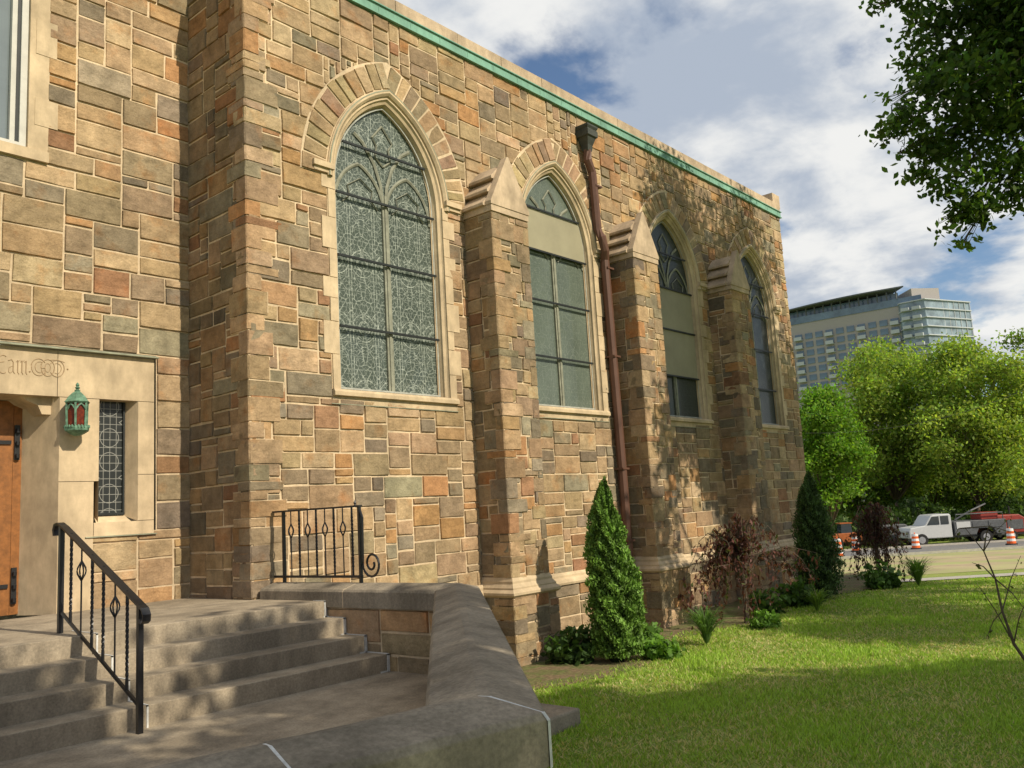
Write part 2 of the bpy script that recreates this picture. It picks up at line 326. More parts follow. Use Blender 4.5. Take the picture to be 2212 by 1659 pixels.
# windows
GD=.135
for wi,w in enumerate(WX):
    def put(p,n): return Vector((w+p[0],YC-n,p[1]))
    mb=MB(); prof=[(.20,-.01),(.20,.012),(.085,.012),(.07,-.015),(.035,-.035),(.035,-.06),(.01,-GD+.01),(0,-GD+.005),(0,-.25)]
    rows=[[put(p,n) for p in arch(d,ZB)] for d,n in prof]
    for a,b in zip(rows[:-1],rows[1:]):
        k=len(a); mb.add(a+b,[(i,i+1,k+i+1,k+i) for i in range(k-1)],m=0)
    for s in (-1,1):
        z=ZB-.0; q=0
        while z<ZS-.05:
            h=random.uniform(.24,.42); z1=min(z+h,ZS+.04); o=.30 if q%2 else .205
            xs=sorted((w+s*(HW+.082),w+s*(HW+o+random.uniform(-.02,.02)))); mb.box(xs[0],xs[1],YC-.024-random.uniform(0,.004),YC+.03,z+.004,z1-.004); z=z1; q+=1
    frame=mb.build('window',TRIM,church)
    mb=MB()
    mb.prism([(0,0),(.05,0),(.07,-.03),(.07,-.075),(.02,-.085),(.02,-.165),(0,-.165)],lambda p,a:(a,YC-p[0]-.0,ZB+p[1]),w-HW-.2,w+HW+.2)
    mb.prism([(0,0),(.21,.04),(.21,-.1),(0,-.1)],lambda p,a:(a,YC-.001+p[0],ZB-.012+p[1]),w-HW-.02,w+HW+.02)
    mb.build('window_sill',TRIM,frame)
    mb=MB(); mb.box(w-HW-.22,w+HW+.22,YC-.03,YC,ZB-.176,ZB-.168); mb.build('sill_flashing',COPD,frame)
    mb=MB(); prof=[(.20,0),(.20,.045),(.18,.065),(.15,.065),(.12,.035),(.12,0)]
    rows=[[put(p,n) for p in arch(d,None)] for d,n in prof]
    for a,b in zip(rows[:-1],rows[1:]):
        k=len(a); mb.add(a+b,[(i,i+1,k+i+1,k+i) for i in range(k-1)])
    for s in (-1,1):
        xs=sorted((w+s*(HW+.12),w+s*(HW+.42))); mb.box(xs[0],xs[1],YC-.085,YC,ZS+.07,ZS+.14); mb.box(xs[0]+.02,xs[1]-.02,YC-.055,YC,ZS+.02,ZS+.07)
    mb.build('hood_moulding',TRIM,frame)
    mb=MB(); a=[put(p,.068) for p in arch(.175,None)]; b=[put(p,.068) for p in arch(.19,None)]; k=len(a)
    mb.add(a+b,[(i,i+1,k+i+1,k+i) for i in range(k-1)]); mb.build('hood_flashing',COPD,frame)
    mb=MB(); a1=math.pi-math.acos(CXA/(RA+.38)); nvs=12
    rr0,rr1=RA+.207,RA+.56
    for s in (-1,1):
        cuts=[0]
        for i in range(nvs): cuts.append(cuts[-1]+random.uniform(.75,1.25))
        for i in range(nvs):
            t0,t1=cuts[i]/cuts[-1],cuts[i+1]/cuts[-1]; a0=math.pi+(a1-math.pi)*t0; a2=math.pi+(a1-math.pi)*t1
            def Pv(u,v,n,s=s):
                return Vector((w+s*-1*(CXA+v*math.cos(u/RA)),YC-n,ZS+v*math.sin(u/RA)))
            stone(mb,Pv,a2*RA,a0*RA,rr0,rr1+random.uniform(-.02,.015),tuple(x*random.uniform(.92,1.08) for x in random.choice([PAL[0][0],PAL[4][0],PAL[1][0],PAL[4][0],PAL[0][0],PAL[8][0],PAL[2][0]])),g=.006,pr=.036,cell=.14)
    m1=[put(p,.024) for p in arch(.19,None)]; m2=[put(p,.024) for p in arch(.572,None)]; m3=[put(p,-.01) for p in arch(.579,None)]; k=len(m1)
    mb.add(m1+m2,[(i,i+1,k+i+1,k+i) for i in range(k-1)],m=1); mb.add(m2+m3,[(i,i+1,k+i+1,k+i) for i in range(k-1)],m=1)
    mb.build('arch_stones',[STONE,MORTAR],frame)
    mb=MB(); pts=arch(0,ZB-.05); mb.add([Vector((x,0,z)) for x,z in pts],[list(range(len(pts)))])
    g=mb.build('glass',[G1,G2,G3,G5][wi],frame); g.location=(w,YC+GD,0)
    mb=MB(); mb.box(w-.05,w+.05,YC+GD-.028,YC+GD-.003,ZB,ZS+.02); mb.box(w-.018,w+.018,YC+GD-.042,YC+GD-.028,ZB,ZS+.02); mb.build('mullion',TRAC,frame)
    mb=MB(); yy=YC+GD-.015
    def rib(pts,wd):
        pts=[Vector((p[0],yy,p[1])) for p in pts]; A=[];B=[]
        for i,p in enumerate(pts):
            t=(pts[min(i+1,len(pts)-1)]-pts[max(i-1,0)]).normalized(); nn=Vector((-t.z,0,t.x)); A.append(p+nn*wd); B.append(p-nn*wd)
        k=len(pts); C_=[p+Vector((0,-.014,0)) for p in pts]
        mb.add(A+C_+B,[(i,i+1,k+i+1,k+i) for i in range(k-1)]+[(k+i,k+i+1,2*k+i+1,2*k+i) for i in range(k-1)])
    for s in (-1,1):
        for sgn in (-1,1):
            r=.62; cx=s*.405+sgn*(.39-r)
            rib([(w+cx+sgn*r*math.cos(i/8*1.18),ZS-.22+r*math.sin(i/8*1.18)) for i in range(9)],.023)
        rib([(w+s*.40-.28,ZS-.2),(w+s*.40-.17,ZS-.1),(w+s*.40-.2,ZS+.03),(w+s*.40,ZS+.16),(w+s*.40+.2,ZS+.03),(w+s*.40+.17,ZS-.1),(w+s*.40+.28,ZS-.2)],.010)
        rib([(w+s*.02,ZS-.15),(w+s*.05,ZS+.15),(w+s*.15,ZS+.42),(w+s*.32,ZS+.66),(w+s*.47,ZS+.76)],.025)
        rib([(w,ZS+.42),(w+s*.13,ZS+.52),(w+s*.1,ZS+.68),(w+s*.17,ZS+.78),(w,ZS+.98)],.015)
    mb.build('tracery',TRAC,frame)
    for zb in (2.30,3.18,3.98,4.66):
        mb=MB(); h=hwz(zb); mb.box(w-h,w+h,YC+.055,YC+.078,zb-.014,zb+.014); mb.build('saddle_bar',BAR,frame)
    mb=MB(); a=[put(p,-.09) for p in arch(0.004,ZB)]; b=[put(p,-.09) for p in arch(-.014,ZB)]; k=len(a)
    mb.add(a+b,[(i,k+i,k+i+1,i+1) for i in range(k-1)]); mb.box(w-HW,w+HW,YC+.085,YC+.095,ZB+.03,ZB+.05)
    mb.build('glazing_bead',BEAD,frame)
    pans={1:[(3.98,4.66)],2:[(2.30,3.18),(3.18,3.98)]}.get(wi,[])
    for (za,zc) in pans:
        zz=[za+.015+(zc-za-.03)*i/6 for i in range(7)]
        mb=MB(); pts=[(-hwz(z)+.015,z) for z in zz]+[(hwz(z)-.015,z) for z in zz[::-1]]
        mb.prism(pts,lambda p,a:(w+p[0],a,p[1]),YC+.082,YC+.088); mb.build('blank_panel',BOARD,frame)
# buttresses
def buttress(x):
    h=.36; dp=.52; yf=YC-dp; z0=-1.0; z1=4.06
    mb=MB()
    masonry(mb,plane((x-h,YC,z0),(0,-1,0),(-1,0,0)),dp,z1-z0,tone=.8,wm=.8)  # left face: its shade is put into the darker stone tone
    masonry(mb,plane((x-h,yf,z0),(1,0,0),(0,-1,0)),2*h,z1-z0,wm=.85)
    masonry(mb,plane((x+h,yf,z0),(0,1,0),(1,0,0)),dp,z1-z0,wm=.8)
    quoins(mb,x-h,yf,1,-.86,z1-.01,(.38,.20),(.16,.30),.97); quoins(mb,x+h,yf,-1,-.86,z1-.01,(.24,.13),(.16,.30),.97)
    e=.075
    masonry(mb,plane((x-h-e,YC,-2.4),(0,-1,0),(-1,0,0)),dp+e,1.32,tone=.8)  # plinth's left face also carries its shade in the stone tone
    masonry(mb,plane((x-h-e,yf-e,-2.4),(1,0,0),(0,-1,0)),2*h+2*e,1.32)
    masonry(mb,plane((x+h+e,yf-e,-2.4),(0,1,0),(1,0,0)),dp+e,1.32)
    quoins(mb,x-h-e,yf-e,1,-2.2,-1.11,(.42,.24),(.2,.34),.97); quoins(mb,x+h+e,yf-e,-1,-2.2,-1.11,(.3,.18),(.2,.34),.97)
    b=mb.build('buttress',[STONE,MORTAR],church)
    mb=MB()
    lev=[(.09,-1.10),(.125,-1.07),(.125,-1.04),(.08,-1.0),(.08,-.98),(.045,-.93),(.045,-.90),(.02,-.85)]
    rings=[[(x-h-o,YC-.01,z),(x-h-o,yf-o,z),(x+h+o,yf-o,z),(x+h+o,YC-.01,z)] for o,z in lev]
    for a,c in zip(rings[:-1],rings[1:]): mb.add(a+c,[(i,i+1,4+i+1,4+i) for i in range(3)])
    mb.build('moulding',TRIM,b)
    mb=MB(); mb.box(x-h-.035,x+h+.035,yf-.035,YC,z1,z1+.09)
    mb.prism([(-h-.045,z1+.09),(h+.045,z1+.09),(h+.045,z1+.14),(.02,z1+.86),(-.02,z1+.86),(-h-.045,z1+.14)],lambda p,a:(x+p[0],a,p[1]),yf-.046,yf+.07)
    H=.66
    for i in range(3):
        za=z1+.09+i*H/3; zb=za+H/3+.02
        def xs(z): return h*(1-(z-z1-.09)/(H+.12))
        wa=xs(za)+.085; wb=xs(zb)-.015
        mb.prism([(-wa,za),(wa,za),(wa,za+.04),(wb,zb),(-wb,zb),(-wa,za+.04)],lambda p,a:(x+p[0],a,p[1]),yf+.07,YC)
    mb.build('gabled_cap',TRIM2,b,bevel=.003)
for x in BX: buttress(x)
# downspout
mb=MB(); yq=YC-.12
mb.tube([(11.5,yq,5.92),(11.5,yq,5.75),(11.60,yq,5.55),(11.63,yq,4.55),(11.65,yq-.06,4.42),(11.72,yq-.06,4.2),(11.78,yq,4.05),(11.83,yq,.4),(11.83,yq,-1.9)],.072,8)
sp=mb.build('downspout',PIPE,church)
mb=MB(); mb.lathe((11.5,yq+.0,5.9),[(.085,0),(.10,.1),(.16,.22),(.20,.24),(.20,.34),(.18,.36),(.21,.40),(.21,.43)],4,rot=math.pi/4); mb.build('hopper_head',HOPM,sp)
for z in (5.3,3.9,2.4,.55,-.6):
    mb=MB(); mb.box(11.74-(.16 if z>5 else 0) ,11.92-(.16 if z>5 else 0),yq-.078,YC,z,z+.03); mb.build('pipe_strap',PIPE,sp)
# entrance surround
mb=MB()
mb.box(3.63,3.98,YA-.03,YA+.3,-.76,.55); mb.box(3.63,4.03,YA-.029,YA+.3,.556,1.42); mb.box(1.4,3.6,YA-.03,YA+.5,1.426,1.905); mb.box(3.606,4.63,YA-.03,YA+.3,1.426,1.905)
mb.box(4.45,4.63,YA-.03,YA+.3,.13,.62); mb.box(4.45,4.63,YA-.03,YA+.3,.626,1.42)
mb.box(3.986,4.63,YA-.03,YA+.3,-.015,.124)
mb.add([(4.45,YA-.029,.124),(4.36,YA+.16,.2),(4.36,YA+.16,1.43),(4.45,YA-.029,1.43)],[(0,1,2,3)])
mb.add([(4.03,YA-.029,.124),(4.06,YA+.16,.2),(4.06,YA+.16,1.43),(4.03,YA-.029,1.43)],[(0,3,2,1)])
mb.add([(4.03,YA-.031,.06),(4.45,YA-.031,.06),(4.36,YA+.16,.22),(4.06,YA+.16,.22)],[(0,1,2,3)])
mb.add([(3.63,YA-.029,-.76),(3.44,YA+.46,-.76),(3.44,YA+.46,1.43),(3.63,YA-.029,1.43)],[(0,1,2,3)])
mb.prism([(3.63,1.426),(3.3,1.426),(3.36,1.38),(3.46,1.34),(3.50,1.25),(3.63,1.25)],lambda p,a:(p[0],a,p[1]),YA+.08,YA+.5)
sur=mb.build('entrance_surround',TRIM,church)
mb=MB(); mb.prism([(0,0),(.07,0),(.07,.012),(.0,.035)],lambda p,a:(a,YA-.02-p[0],1.912+p[1]),1.3,4.66); mb.build('drip_moulding',COPD,sur)
mb=MB(); mb.box(3.9,4.66,YA-.045,YA,-.027,-.016); mb.build('sill_flashing',COPD,sur)
mb=MB(); mb.box(4.04,4.38,0,.02,.18,1.44); g=mb.build('small_window',G4,church); g.matrix_parent_inverse=Matrix.Translation(-Vector(church.location)); g.location=(0,YA+.13,0)
mb=MB(); mb.box(4.05,4.37,YA+.105,YA+.128,.2,.225); mb.box(4.052,4.072,YA+.105,YA+.128,.225,1.42); mb.box(4.348,4.368,YA+.105,YA+.128,.225,1.42); mb.build('window_frame',BAR,g)
for ch in g.children: ch.matrix_parent_inverse=Matrix.Translation((0,-(YA+.13),0))
# door
mb=MB()
for i in range(8): mb.box(2.35+i*.145,2.35+i*.145+.141,YA+.44+(.004 if i%2 else 0),YA+.50,-.745,1.42)
mb.box(2.3,3.52,YA+.472,YA+.51,-.745,1.42)
door=mb.build('door',WOOD,church)
for z in (.95,-.5):
    mb=MB(); mb.box(3.37,3.42,YA+.42,YA+.44,z-.14,z+.22); mb.box(2.7,3.34,YA+.422,YA+.438,z+.02,z+.06)
    for k in range(3): mb.lathe((3.395,YA+.40,z-.12+k*.13),[(.02,0),(.02,.04)],8)
    mb.build('hinge',IRON,door)
# inscription
INK=mat('carved_letter_shadow',(.34,.24,.14),.9,ba=0,na=.15)
mb=MB(); yi=YA-.030; zi=1.70; SZ=1.4
def ln(*p,r=.0065): mb.tube([(a,yi,zi+(b-zi)*SZ) for a,b in p],r,4,flat=.5)
def arc(cx,cz,r,a0,a1,rx=1.,rr=.0065): mb.tube([(cx+rx*r*math.cos(math.radians(a0+(a1-a0)*i/16)),yi,zi+(cz-zi)*SZ+SZ*r*math.sin(math.radians(a0+(a1-a0)*i/16))) for i in range(17)],rr,4,flat=.5)
arc(3.09,zi+.01,.065,60,300,.8,.008); ln((3.05,zi+.02),(3.10,zi+.03))
ln((3.135,zi+.04),(3.165,zi+.05),(3.18,zi+.03),(3.18,zi-.035),(3.195,zi-.05),r=.009); ln((3.18,zi+.005),(3.145,zi-.01),(3.14,zi-.04),(3.155,zi-.05),(3.178,zi-.035))
for k in range(3):
    xk=3.222+k*.038; ln((xk-.012,zi+.035),(xk,zi+.048),(xk,zi-.04),(xk+.012,zi-.052),r=.009)
    if k<2: ln((xk,zi+.035),(xk+.024,zi+.05))
arc(3.335,zi-.03,.005,0,360)
arc(3.42,zi+.01,.062,35,330,1.15,.008); arc(3.43,zi+.01,.040,60,330,1.15); ln((3.48,zi-.05),(3.48,zi+.005),(3.445,zi+.005),r=.008)
arc(3.505,zi+.01,.062,0,360,1.05,.008); arc(3.505,zi+.01,.032,0,360,.8)
arc(3.595,zi+.01,.062,-150,150,1.15,.008); ln((3.53,zi+.07),(3.60,zi+.075),(3.67,zi+.06)); arc(3.595,zi+.01,.038,-120,120,1.1); arc(3.70,zi+.01,.005,0,360)
mb.build('carved_inscription',INK,sur)
# upper left window
mb=MB(); mb.box(3.27,3.47,YA-.02,YA+.25,4.02,6.3); mb.box(2.2,3.47,YA-.05,YA+.25,3.9,4.014); mb.box(3.33,3.56,YA-.025,YA+.02,4.3,4.6); mb.box(3.33,3.54,YA-.026,YA+.02,5.1,5.5)
up=mb.build('upper_window',TRIM,church)
mb=MB(); mb.box(3.20,3.265,YA+.02,YA+.1,4.02,6.3); mb.box(3.12,3.17,YA+.06,YA+.14,4.08,6.3); mb.box(2.2,3.2,YA+.02,YA+.1,4.02,4.075); mb.build('sash',PAINT,up)
mb=MB(); mb.box(3.17,3.2,YA+.05,YA+.12,4.075,6.3); mb.build('sash_gap',BAR,up)
mb=MB(); mb.box(2.2,3.12,YA+.12,YA+.13,4.075,6.3); mb.build('pane',PLAIN,up)
# ---------------------------------------------------------------- lantern
lc=Vector((3.745,YA-.17,1.03)); lan=empty('wall_lantern',lc,'small green copper lantern with amber glass mounted between wooden door and narrow leaded window','lantern')
mb=MB(); mb.lathe(lc,[(.03,-.02),(.075,0),(.12,.03),(.125,.06),(.108,.08)],6)
for i in range(24):
    a=i*math.pi/12; mb.box(lc.x+.115*math.cos(a)-.006,lc.x+.115*math.cos(a)+.006,lc.y+.115*math.sin(a)-.006,lc.y+.115*math.sin(a)+.006,lc.z+.06,lc.z+.085)
mb.build('base',LANM,lan)
mb=MB(); mb.lathe(lc,[(.088,.08),(.095,.31)],6); mb.build('glass',REDG,lan)
mb=MB()
for i in range(6):
    a=i*math.pi/3; b=a+math.pi/3
    mb.tube([lc+Vector((.098*math.cos(a),.098*math.sin(a),.07)),lc+Vector((.105*math.cos(a),.105*math.sin(a),.32))],.013,4)
    pa=lc+Vector((.104*math.cos(a),.104*math.sin(a),.24)); pb=lc+Vector((.104*math.cos(b),.104*math.sin(b),.24)); mid=(pa+pb)/2+Vector((0,0,.06))
    mb.tube([pa,pa*.7+pb*.3+Vector((0,0,.045)),mid,pa*.3+pb*.7+Vector((0,0,.045)),pb],.011,4)
mb.build('cage',LANM,lan)
mb=MB(); mb.lathe(lc,[(.112,.31),(.13,.325),(.115,.34),(.085,.385),(.05,.42),(.028,.435),(.03,.45),(.012,.46)],6); mb.build('roof',LANM,lan)
mb=MB(); mb.lathe(lc,[(.012,.46),(.026,.475),(.012,.49),(.02,.505),(.004,.53)],8); mb.build('finial',LANM,lan)
for zb in (.39,.03):
    mb=MB(); mb.tube([lc+Vector((0,.0,zb)),lc+Vector((0,.145,zb))],.014,6); mb.build('bracket',LANM,lan)
# ---------------------------------------------------------------- steps
steps=empty('entrance_steps',(2,7,-1.35),'broad worn concrete steps and landing leading up to the wooden church door','steps')
NY=[6.96,6.70,6.43,6.15]
mb=MB()
mb.box(-4,3.0,NY[0],YA+.5,-1.95,-.75); mb.box(3.006,5.285,NY[0]+.003,YA+.02,-1.95,-.751); mb.build('landing',CONC,steps,bevel=.006)
for k in range(1,4):
    mb=MB(); z=-.75-.15*k
    mb.box(-4,3.03+.0*k,NY[k],NY[k-1]+.006,-1.95,z); mb.box(3.036,5.285,NY[k]+.003,NY[k-1]+.008,-1.95,z-.001); mb.build('step',CONC,steps,bevel=.006)
for side in (0,1):
    mb=MB()
    for k in range(4):
        X=3.033 if side==0 else (5.175+.022*k); wd=.007 if side==0 else .012
        z=-.75-.15*k; yb=NY[k-1] if k else NY[0]+.45
        mb.box(X-wd,X+wd,NY[k]-.006,yb,z-.01,z+.004); mb.box(X-wd,X+wd,NY[k]-.006,NY[k]+.01,z-.155,z+.001)
        if side: mb.box(5.15,5.23,NY[k]-.006,NY[k]+.006,z-.155,z-.14)
    mb.build('sealant',CAULK,steps)
mb=MB(); mb.prism([(-4,3.15),(2.15,2.2),(5.3,5.48),(5.3,6.2),(-4,6.2)],lambda p,a:(p[0],p[1],a),-2.0,-1.352)
struct(mb.build('walkway',CONC))
# ---------------------------------------------------------------- low wall
lw=empty('low_wall',(2.3,2.1,-1.95),'low stone wall with wide sloping concrete capstones curving around the entrance steps','low wall')
PT=[Vector((5.31,7.98)),Vector((5.47,5.47)),Vector((2.16,2.06)),Vector((-2.6,2.93))]
def nrm(a,b): d=(b-a).normalized(); return Vector((-d.y,d.x))
st=[]; wh=[]
for s in range(3):
    a,b=PT[s],PT[s+1]; n=nrm(a,b); ks=[(0,.5),(0,.5),(0,.155,.5,.8)][s]
    for t in ks:
        if t==0 and s>0:
            n0=nrm(PT[s-1],PT[s]); m=(n0+n).normalized(); st.append((a,m/m.dot(n)))
        else: st.append((a+(b-a)*t,n))
        wh.append(s==2 and t<.2)
st.append((PT[3],nrm(PT[2],PT[3])))
CP=[(-.20,-.81),(-.20,-.665),(-.185,-.642),(-.02,-.598),(.02,-.598),(.185,-.642),(.20,-.665),(.20,-.81)]
for i in range(len(st)-1):
    (a,na),(b,nb)=st[i],st[i+1]; ga=.006 if wh[i] else .003; gb=.006 if i+1<len(wh) and wh[i+1] else .003
    dd=(b-a).normalized()
    mb=MB(); A=[(a.x+dd.x*ga+na.x*o,a.y+dd.y*ga+na.y*o,z) for o,z in CP]; B=[(b.x-dd.x*gb+nb.x*o,b.y-dd.y*gb+nb.y*o,z) for o,z in CP]; n=len(CP)
    seg=8; rows=[[tuple(Vector(p)*(1-t)+Vector(q)*t+Vector((random.uniform(-.0015,.0015),random.uniform(-.0015,.0015),random.uniform(-.002,.002)))) for p,q in zip(A,B)] for t in [j/seg for j in range(seg+1)]]
    vs=[p for r in rows for p in r]
    mb.add(vs,[list(range(n))]+[[seg*n+j for j in range(n)][::-1]]+[(r*n+j,(r+1)*n+j,(r+1)*n+(j+1)%n,r*n+(j+1)%n) for r in range(seg) for j in range(n)])
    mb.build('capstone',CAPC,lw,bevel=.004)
for i in range(1,len(st)-1):
    a,na=st[i]; t=Vector((na.y,-na.x)).normalized()*(.011 if wh[i] else .006); mb=MB()
    pr=[(o*.998,z-.0035) for o,z in CP[0:]]
    for (o1,z1),(o2,z2) in zip(pr[:-1],pr[1:]):
        mb.add([(a.x+na.x*o1-t.x,a.y+na.y*o1-t.y,z1),(a.x+na.x*o1+t.x,a.y+na.y*o1+t.y,z1),(a.x+na.x*o2+t.x,a.y+na.y*o2+t.y,z2),(a.x+na.x*o2-t.x,a.y+na.y*o2-t.y,z2)],[(0,1,2,3)])
    mb.build('joint_sealant',CAULK if wh[i] else MORTAR,lw)
mb=MB()
for s in range(3):
    a,b=PT[s],PT[s+1]; n=nrm(a,b); L=(b-a).length; d=(b-a)/L
    for sg in (-1,1):
        o=Vector((a.x+n.x*.155*sg,a.y+n.y*.155*sg,-2.02))
        if sg==1: o2=Vector((b.x+n.x*.155,b.y+n.y*.155,-2.02)); P=plane(o2,(-d.x,-d.y,0),(n.x,n.y,0))
        else: P=plane(o,(d.x,d.y,0),(-n.x,-n.y,0))
        masonry(mb,P,L,1.205,unit=.1,wm=1.1)
mb.build('stone_body',[STONE,MORTAR],lw)
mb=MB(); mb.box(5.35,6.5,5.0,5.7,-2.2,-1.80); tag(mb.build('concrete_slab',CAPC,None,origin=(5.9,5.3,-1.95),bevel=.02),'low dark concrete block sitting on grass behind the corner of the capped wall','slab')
# ---------------------------------------------------------------- railings
def twist(mb,p,q,r=.0095):
    p=Vector(p);q=Vector(q);n=40;vs=[]
    for i in range(n+1):
        t=i/n; c=p.lerp(q,t); tw=0 if t<.12 else (1 if t>.88 else (t-.12)/.76); a0=tw*math.pi*7
        for j in range(4):
            a=a0+j*math.pi/2; vs.append(c+Vector((r*1.35*math.cos(a),r*1.35*math.sin(a),0)))
    mb.add(vs,[(i*4+j,i*4+(j+1)%4,(i+1)*4+(j+1)%4,(i+1)*4+j) for i in range(n) for j in range(4)])
def basket(mb,p,q,r=.008,pos=.70,ax=(0,1)):
    p=Vector(p);q=Vector(q); mb.tube([p,q.lerp(p,1-(pos-.10))],r,4); mb.tube([p.lerp(q,pos+.10),q],r,4)
    for s in (-1,1):
        for axv in (Vector((ax[0],ax[1],0)),Vector((-ax[1],ax[0],0))):
            mb.tube([p.lerp(q,pos-.11)]+[p.lerp(q,pos-.10+.2*i/6)+axv*s*.034*math.sin(math.pi*i/6) for i in range(1,6)]+[p.lerp(q,pos+.11)],.0065,4)
r1=empty('stair_handrail',(2.92,6.05,-1.35),'black iron sloping stair handrail with twisted balusters running down the concrete steps','handrail')
X=2.92; pa=Vector((X,7.36,.11)); pb=Vector((X,6.03,-.485))
for (y,zb,zt_) in ((7.36,-.75,.1),(6.03,-1.352,-.49)):
    mb=MB(); mb.box(X-.018,X+.018,y-.018,y+.018,zb,zt_); mb.build('post',IRON,r1)
d=(pb-pa)
mb=MB(); prof=[(-.03,0),(.03,0),(.024,.02),(-.024,.02)]
path=[pa+Vector((0,.10,-.10)),pa+Vector((0,.115,-.05)),pa+Vector((0,.09,-.005)),pa+Vector((0,.03,.005))]+[pa+d*t for t in (.05,.5,1)]+[pb+Vector((0,-.07,-.03)),pb+Vector((0,-.10,-.075)),pb+Vector((0,-.095,-.12)),pb+Vector((0,-.06,-.14)),pb+Vector((0,-.03,-.12))]
vs=[]
for i,p in enumerate(path):
    t=(path[min(i+1,len(path)-1)]-path[max(i-1,0)]).normalized(); nn=Vector((1,0,0)).cross(t).normalized()*-1
    for (a,b) in prof: vs.append(p+Vector((a,0,0))+nn*-1*b)
n=4; k=len(path); mb.add(vs,[(i*n+j,i*n+(j+1)%n,(i+1)*n+(j+1)%n,(i+1)*n+j) for i in range(k-1) for j in range(n)]+[(0,1,2,3),tuple((k-1)*n+j for j in range(4))])
mb.build('handrail_bar',IRON,r1)
lo=Vector((0,0,-.69)); mb=MB(); mb.tube([pa+lo,pb+lo],.014,4); mb.build('bottom_rail',IRON,r1)
for i in range(6):
    t=(i+1)/7; p=pa+d*t; mb=MB()
    if i in (1,4): basket(mb,p+lo,p)
    else: twist(mb,p+lo,p)
    mb.build('baluster',IRON,r1)
r2=empty('landing_railing',(5.35,7.3,-.6),'short black iron railing with scroll foot standing on the capped wall against the church','railing')
za,zb_=-.54,.12; y0,y1=7.99,6.68
def rx(y): return 5.31+(7.98-y)*.0637
mb=MB(); q0=(rx(y0),y0); q1=(rx(y1-.02),y1-.02)
mb.prism([(-.022,0),(.022,0),(.022,.018),(-.022,.018)],lambda p,a:(a[0]+p[0],a[1],zb_+p[1]),q0,q1); mb.build('top_rail',IRON,r2)
mb=MB(); mb.prism([(-.012,-.012),(.012,-.012),(.012,.012),(-.012,.012)],lambda p,a:(a[0]+p[0],a[1],za+p[1]),q0,q1); mb.build('bottom_rail',IRON,r2)
for y in (y0-.16,y1):
    X=rx(y); mb=MB(); mb.box(X-.014,X+.014,y-.014,y+.014,-.6,zb_)
    if y==y1: mb.lathe((X,y+.06,zb_+.018),[(.014,0),(.008,.01),(.016,.022),(.009,.035),(.002,.055)],8)
    mb.build('post',IRON,r2)
for i in range(8):
    y=y0-.16+(y1-y0+.16)*(i+.9)/8.7; X=rx(y); mb=MB()
    if i%2==0: basket(mb,(X,y,za),(X,y,zb_),pos=.70)
    else: twist(mb,(X,y,za),(X,y,zb_))
    mb.build('baluster',IRON,r2)
X=rx(y1)
mb=MB(); pts=[(X,y1-.01,zb_-.03),(X,y1-.045,.02),(X,y1-.04,-.2),(X,y1-.035,-.40)]
for i in range(24):
    a=math.pi+.2+i*.42; r=.135*(1-i/30); pts.append((X,y1-.165-r*math.cos(a),-.42+r*math.sin(a)))
mb.tube(pts,.012,5); mb.build('scroll',IRON,r2)
# ---------------------------------------------------------------- ground
def grassmat(name,c1,c2,c3):
    m,t,N,L,P=nt(name); tc=N.new('ShaderNodeTexCoord')
    def nz(s,d=6):
        q=N.new('ShaderNodeTexNoise'); q.inputs['Scale'].default_value=s; q.inputs['Detail'].default_value=d; L.new(tc.outputs['Object'],q.inputs['Vector']); return q.outputs[0]
    def ramp(x,a,b):
        r=N.new('ShaderNodeMapRange'); r.inputs['From Min'].default_value=a; r.inputs['From Max'].default_value=b; L.new(x,r.inputs[0]); return r.outputs[0]
    m1=N.new('ShaderNodeMix'); m1.data_type='RGBA'; L.new(ramp(nz(.8),.4,.62),m1.inputs[0]); m1.inputs[6].default_value=(*c1,1); m1.inputs[7].default_value=(*c2,1)
    m2=N.new('ShaderNodeMix'); m2.data_type='RGBA'; L.new(ramp(nz(14,8),.5,.75),m2.inputs[0]); L.new(m1.outputs[2],m2.inputs[6]); m2.inputs[7].default_value=(*c3,1)
    L.new(m2.outputs[2],P.inputs['Base Color']); P.inputs['Roughness'].default_value=.9; P.inputs['Specular IOR Level'].default_value=.1
    b=N.new('ShaderNodeBump'); b.inputs['Strength'].default_value=.6; b.inputs['Distance'].default_value=.03; L.new(nz(60),b.inputs['Height']); L.new(b.outputs[0],P.inputs['Normal'])
    return m
LAWN=grassmat('lawn_ground',(.17,.26,.045),(.26,.31,.075),(.40,.35,.16))
ASPH=mat('asphalt',(.17,.165,.16),.9,ns=6,na=.2,bs=200,ba=.3)
WALKM=mat('sidewalk_concrete',(.4,.37,.32),.9,ns=6,na=.15,bs=200,ba=.3)
DIRT=mat('dirt_verge',(.42,.33,.20),.95,ns=.6,na=.3,bs=30,ba=.4,col2=(.28,.30,.11),ns2=.3)
def sheet(name,d0,d1,s0,s1,dz,m):
    mb=MB(); cut=sorted(set([d0,d1]+[c for c in (17,58) if d0<c<d1]))
    for a,b in zip(cut[:-1],cut[1:]):
        mb.add([DS(a,s0,dz),DS(a,s1,dz),DS(b,s1,dz),DS(b,s0,dz)],[(0,1,2,3)])
    return struct(mb.build(name,m))
sheet('ground',-80,1500,-1500,1500,0,LAWN)
sheet('sidewalk',19.6,20.7,3,90,.03,WALKM)
sheet('verge',23,43,-10,120,.006,DIRT)
sheet('road',44,60,-60,150,.012,ASPH)
mb=MB()
for a,b in ((43.8,44),(60,60.2)):
    p=[DS(a,-60,.13),DS(a,150,.13),DS(b,150,.13),DS(b,-60,.13)]; q=[DS(a,-60,-.1),DS(a,150,-.1),DS(b,150,-.1),DS(b,-60,-.1)]
    mb.add(p+q,[(0,1,2,3),(0,4,5,1),(2,6,7,3)])
struct(mb.build('kerb',WALKM))
mb=MB()
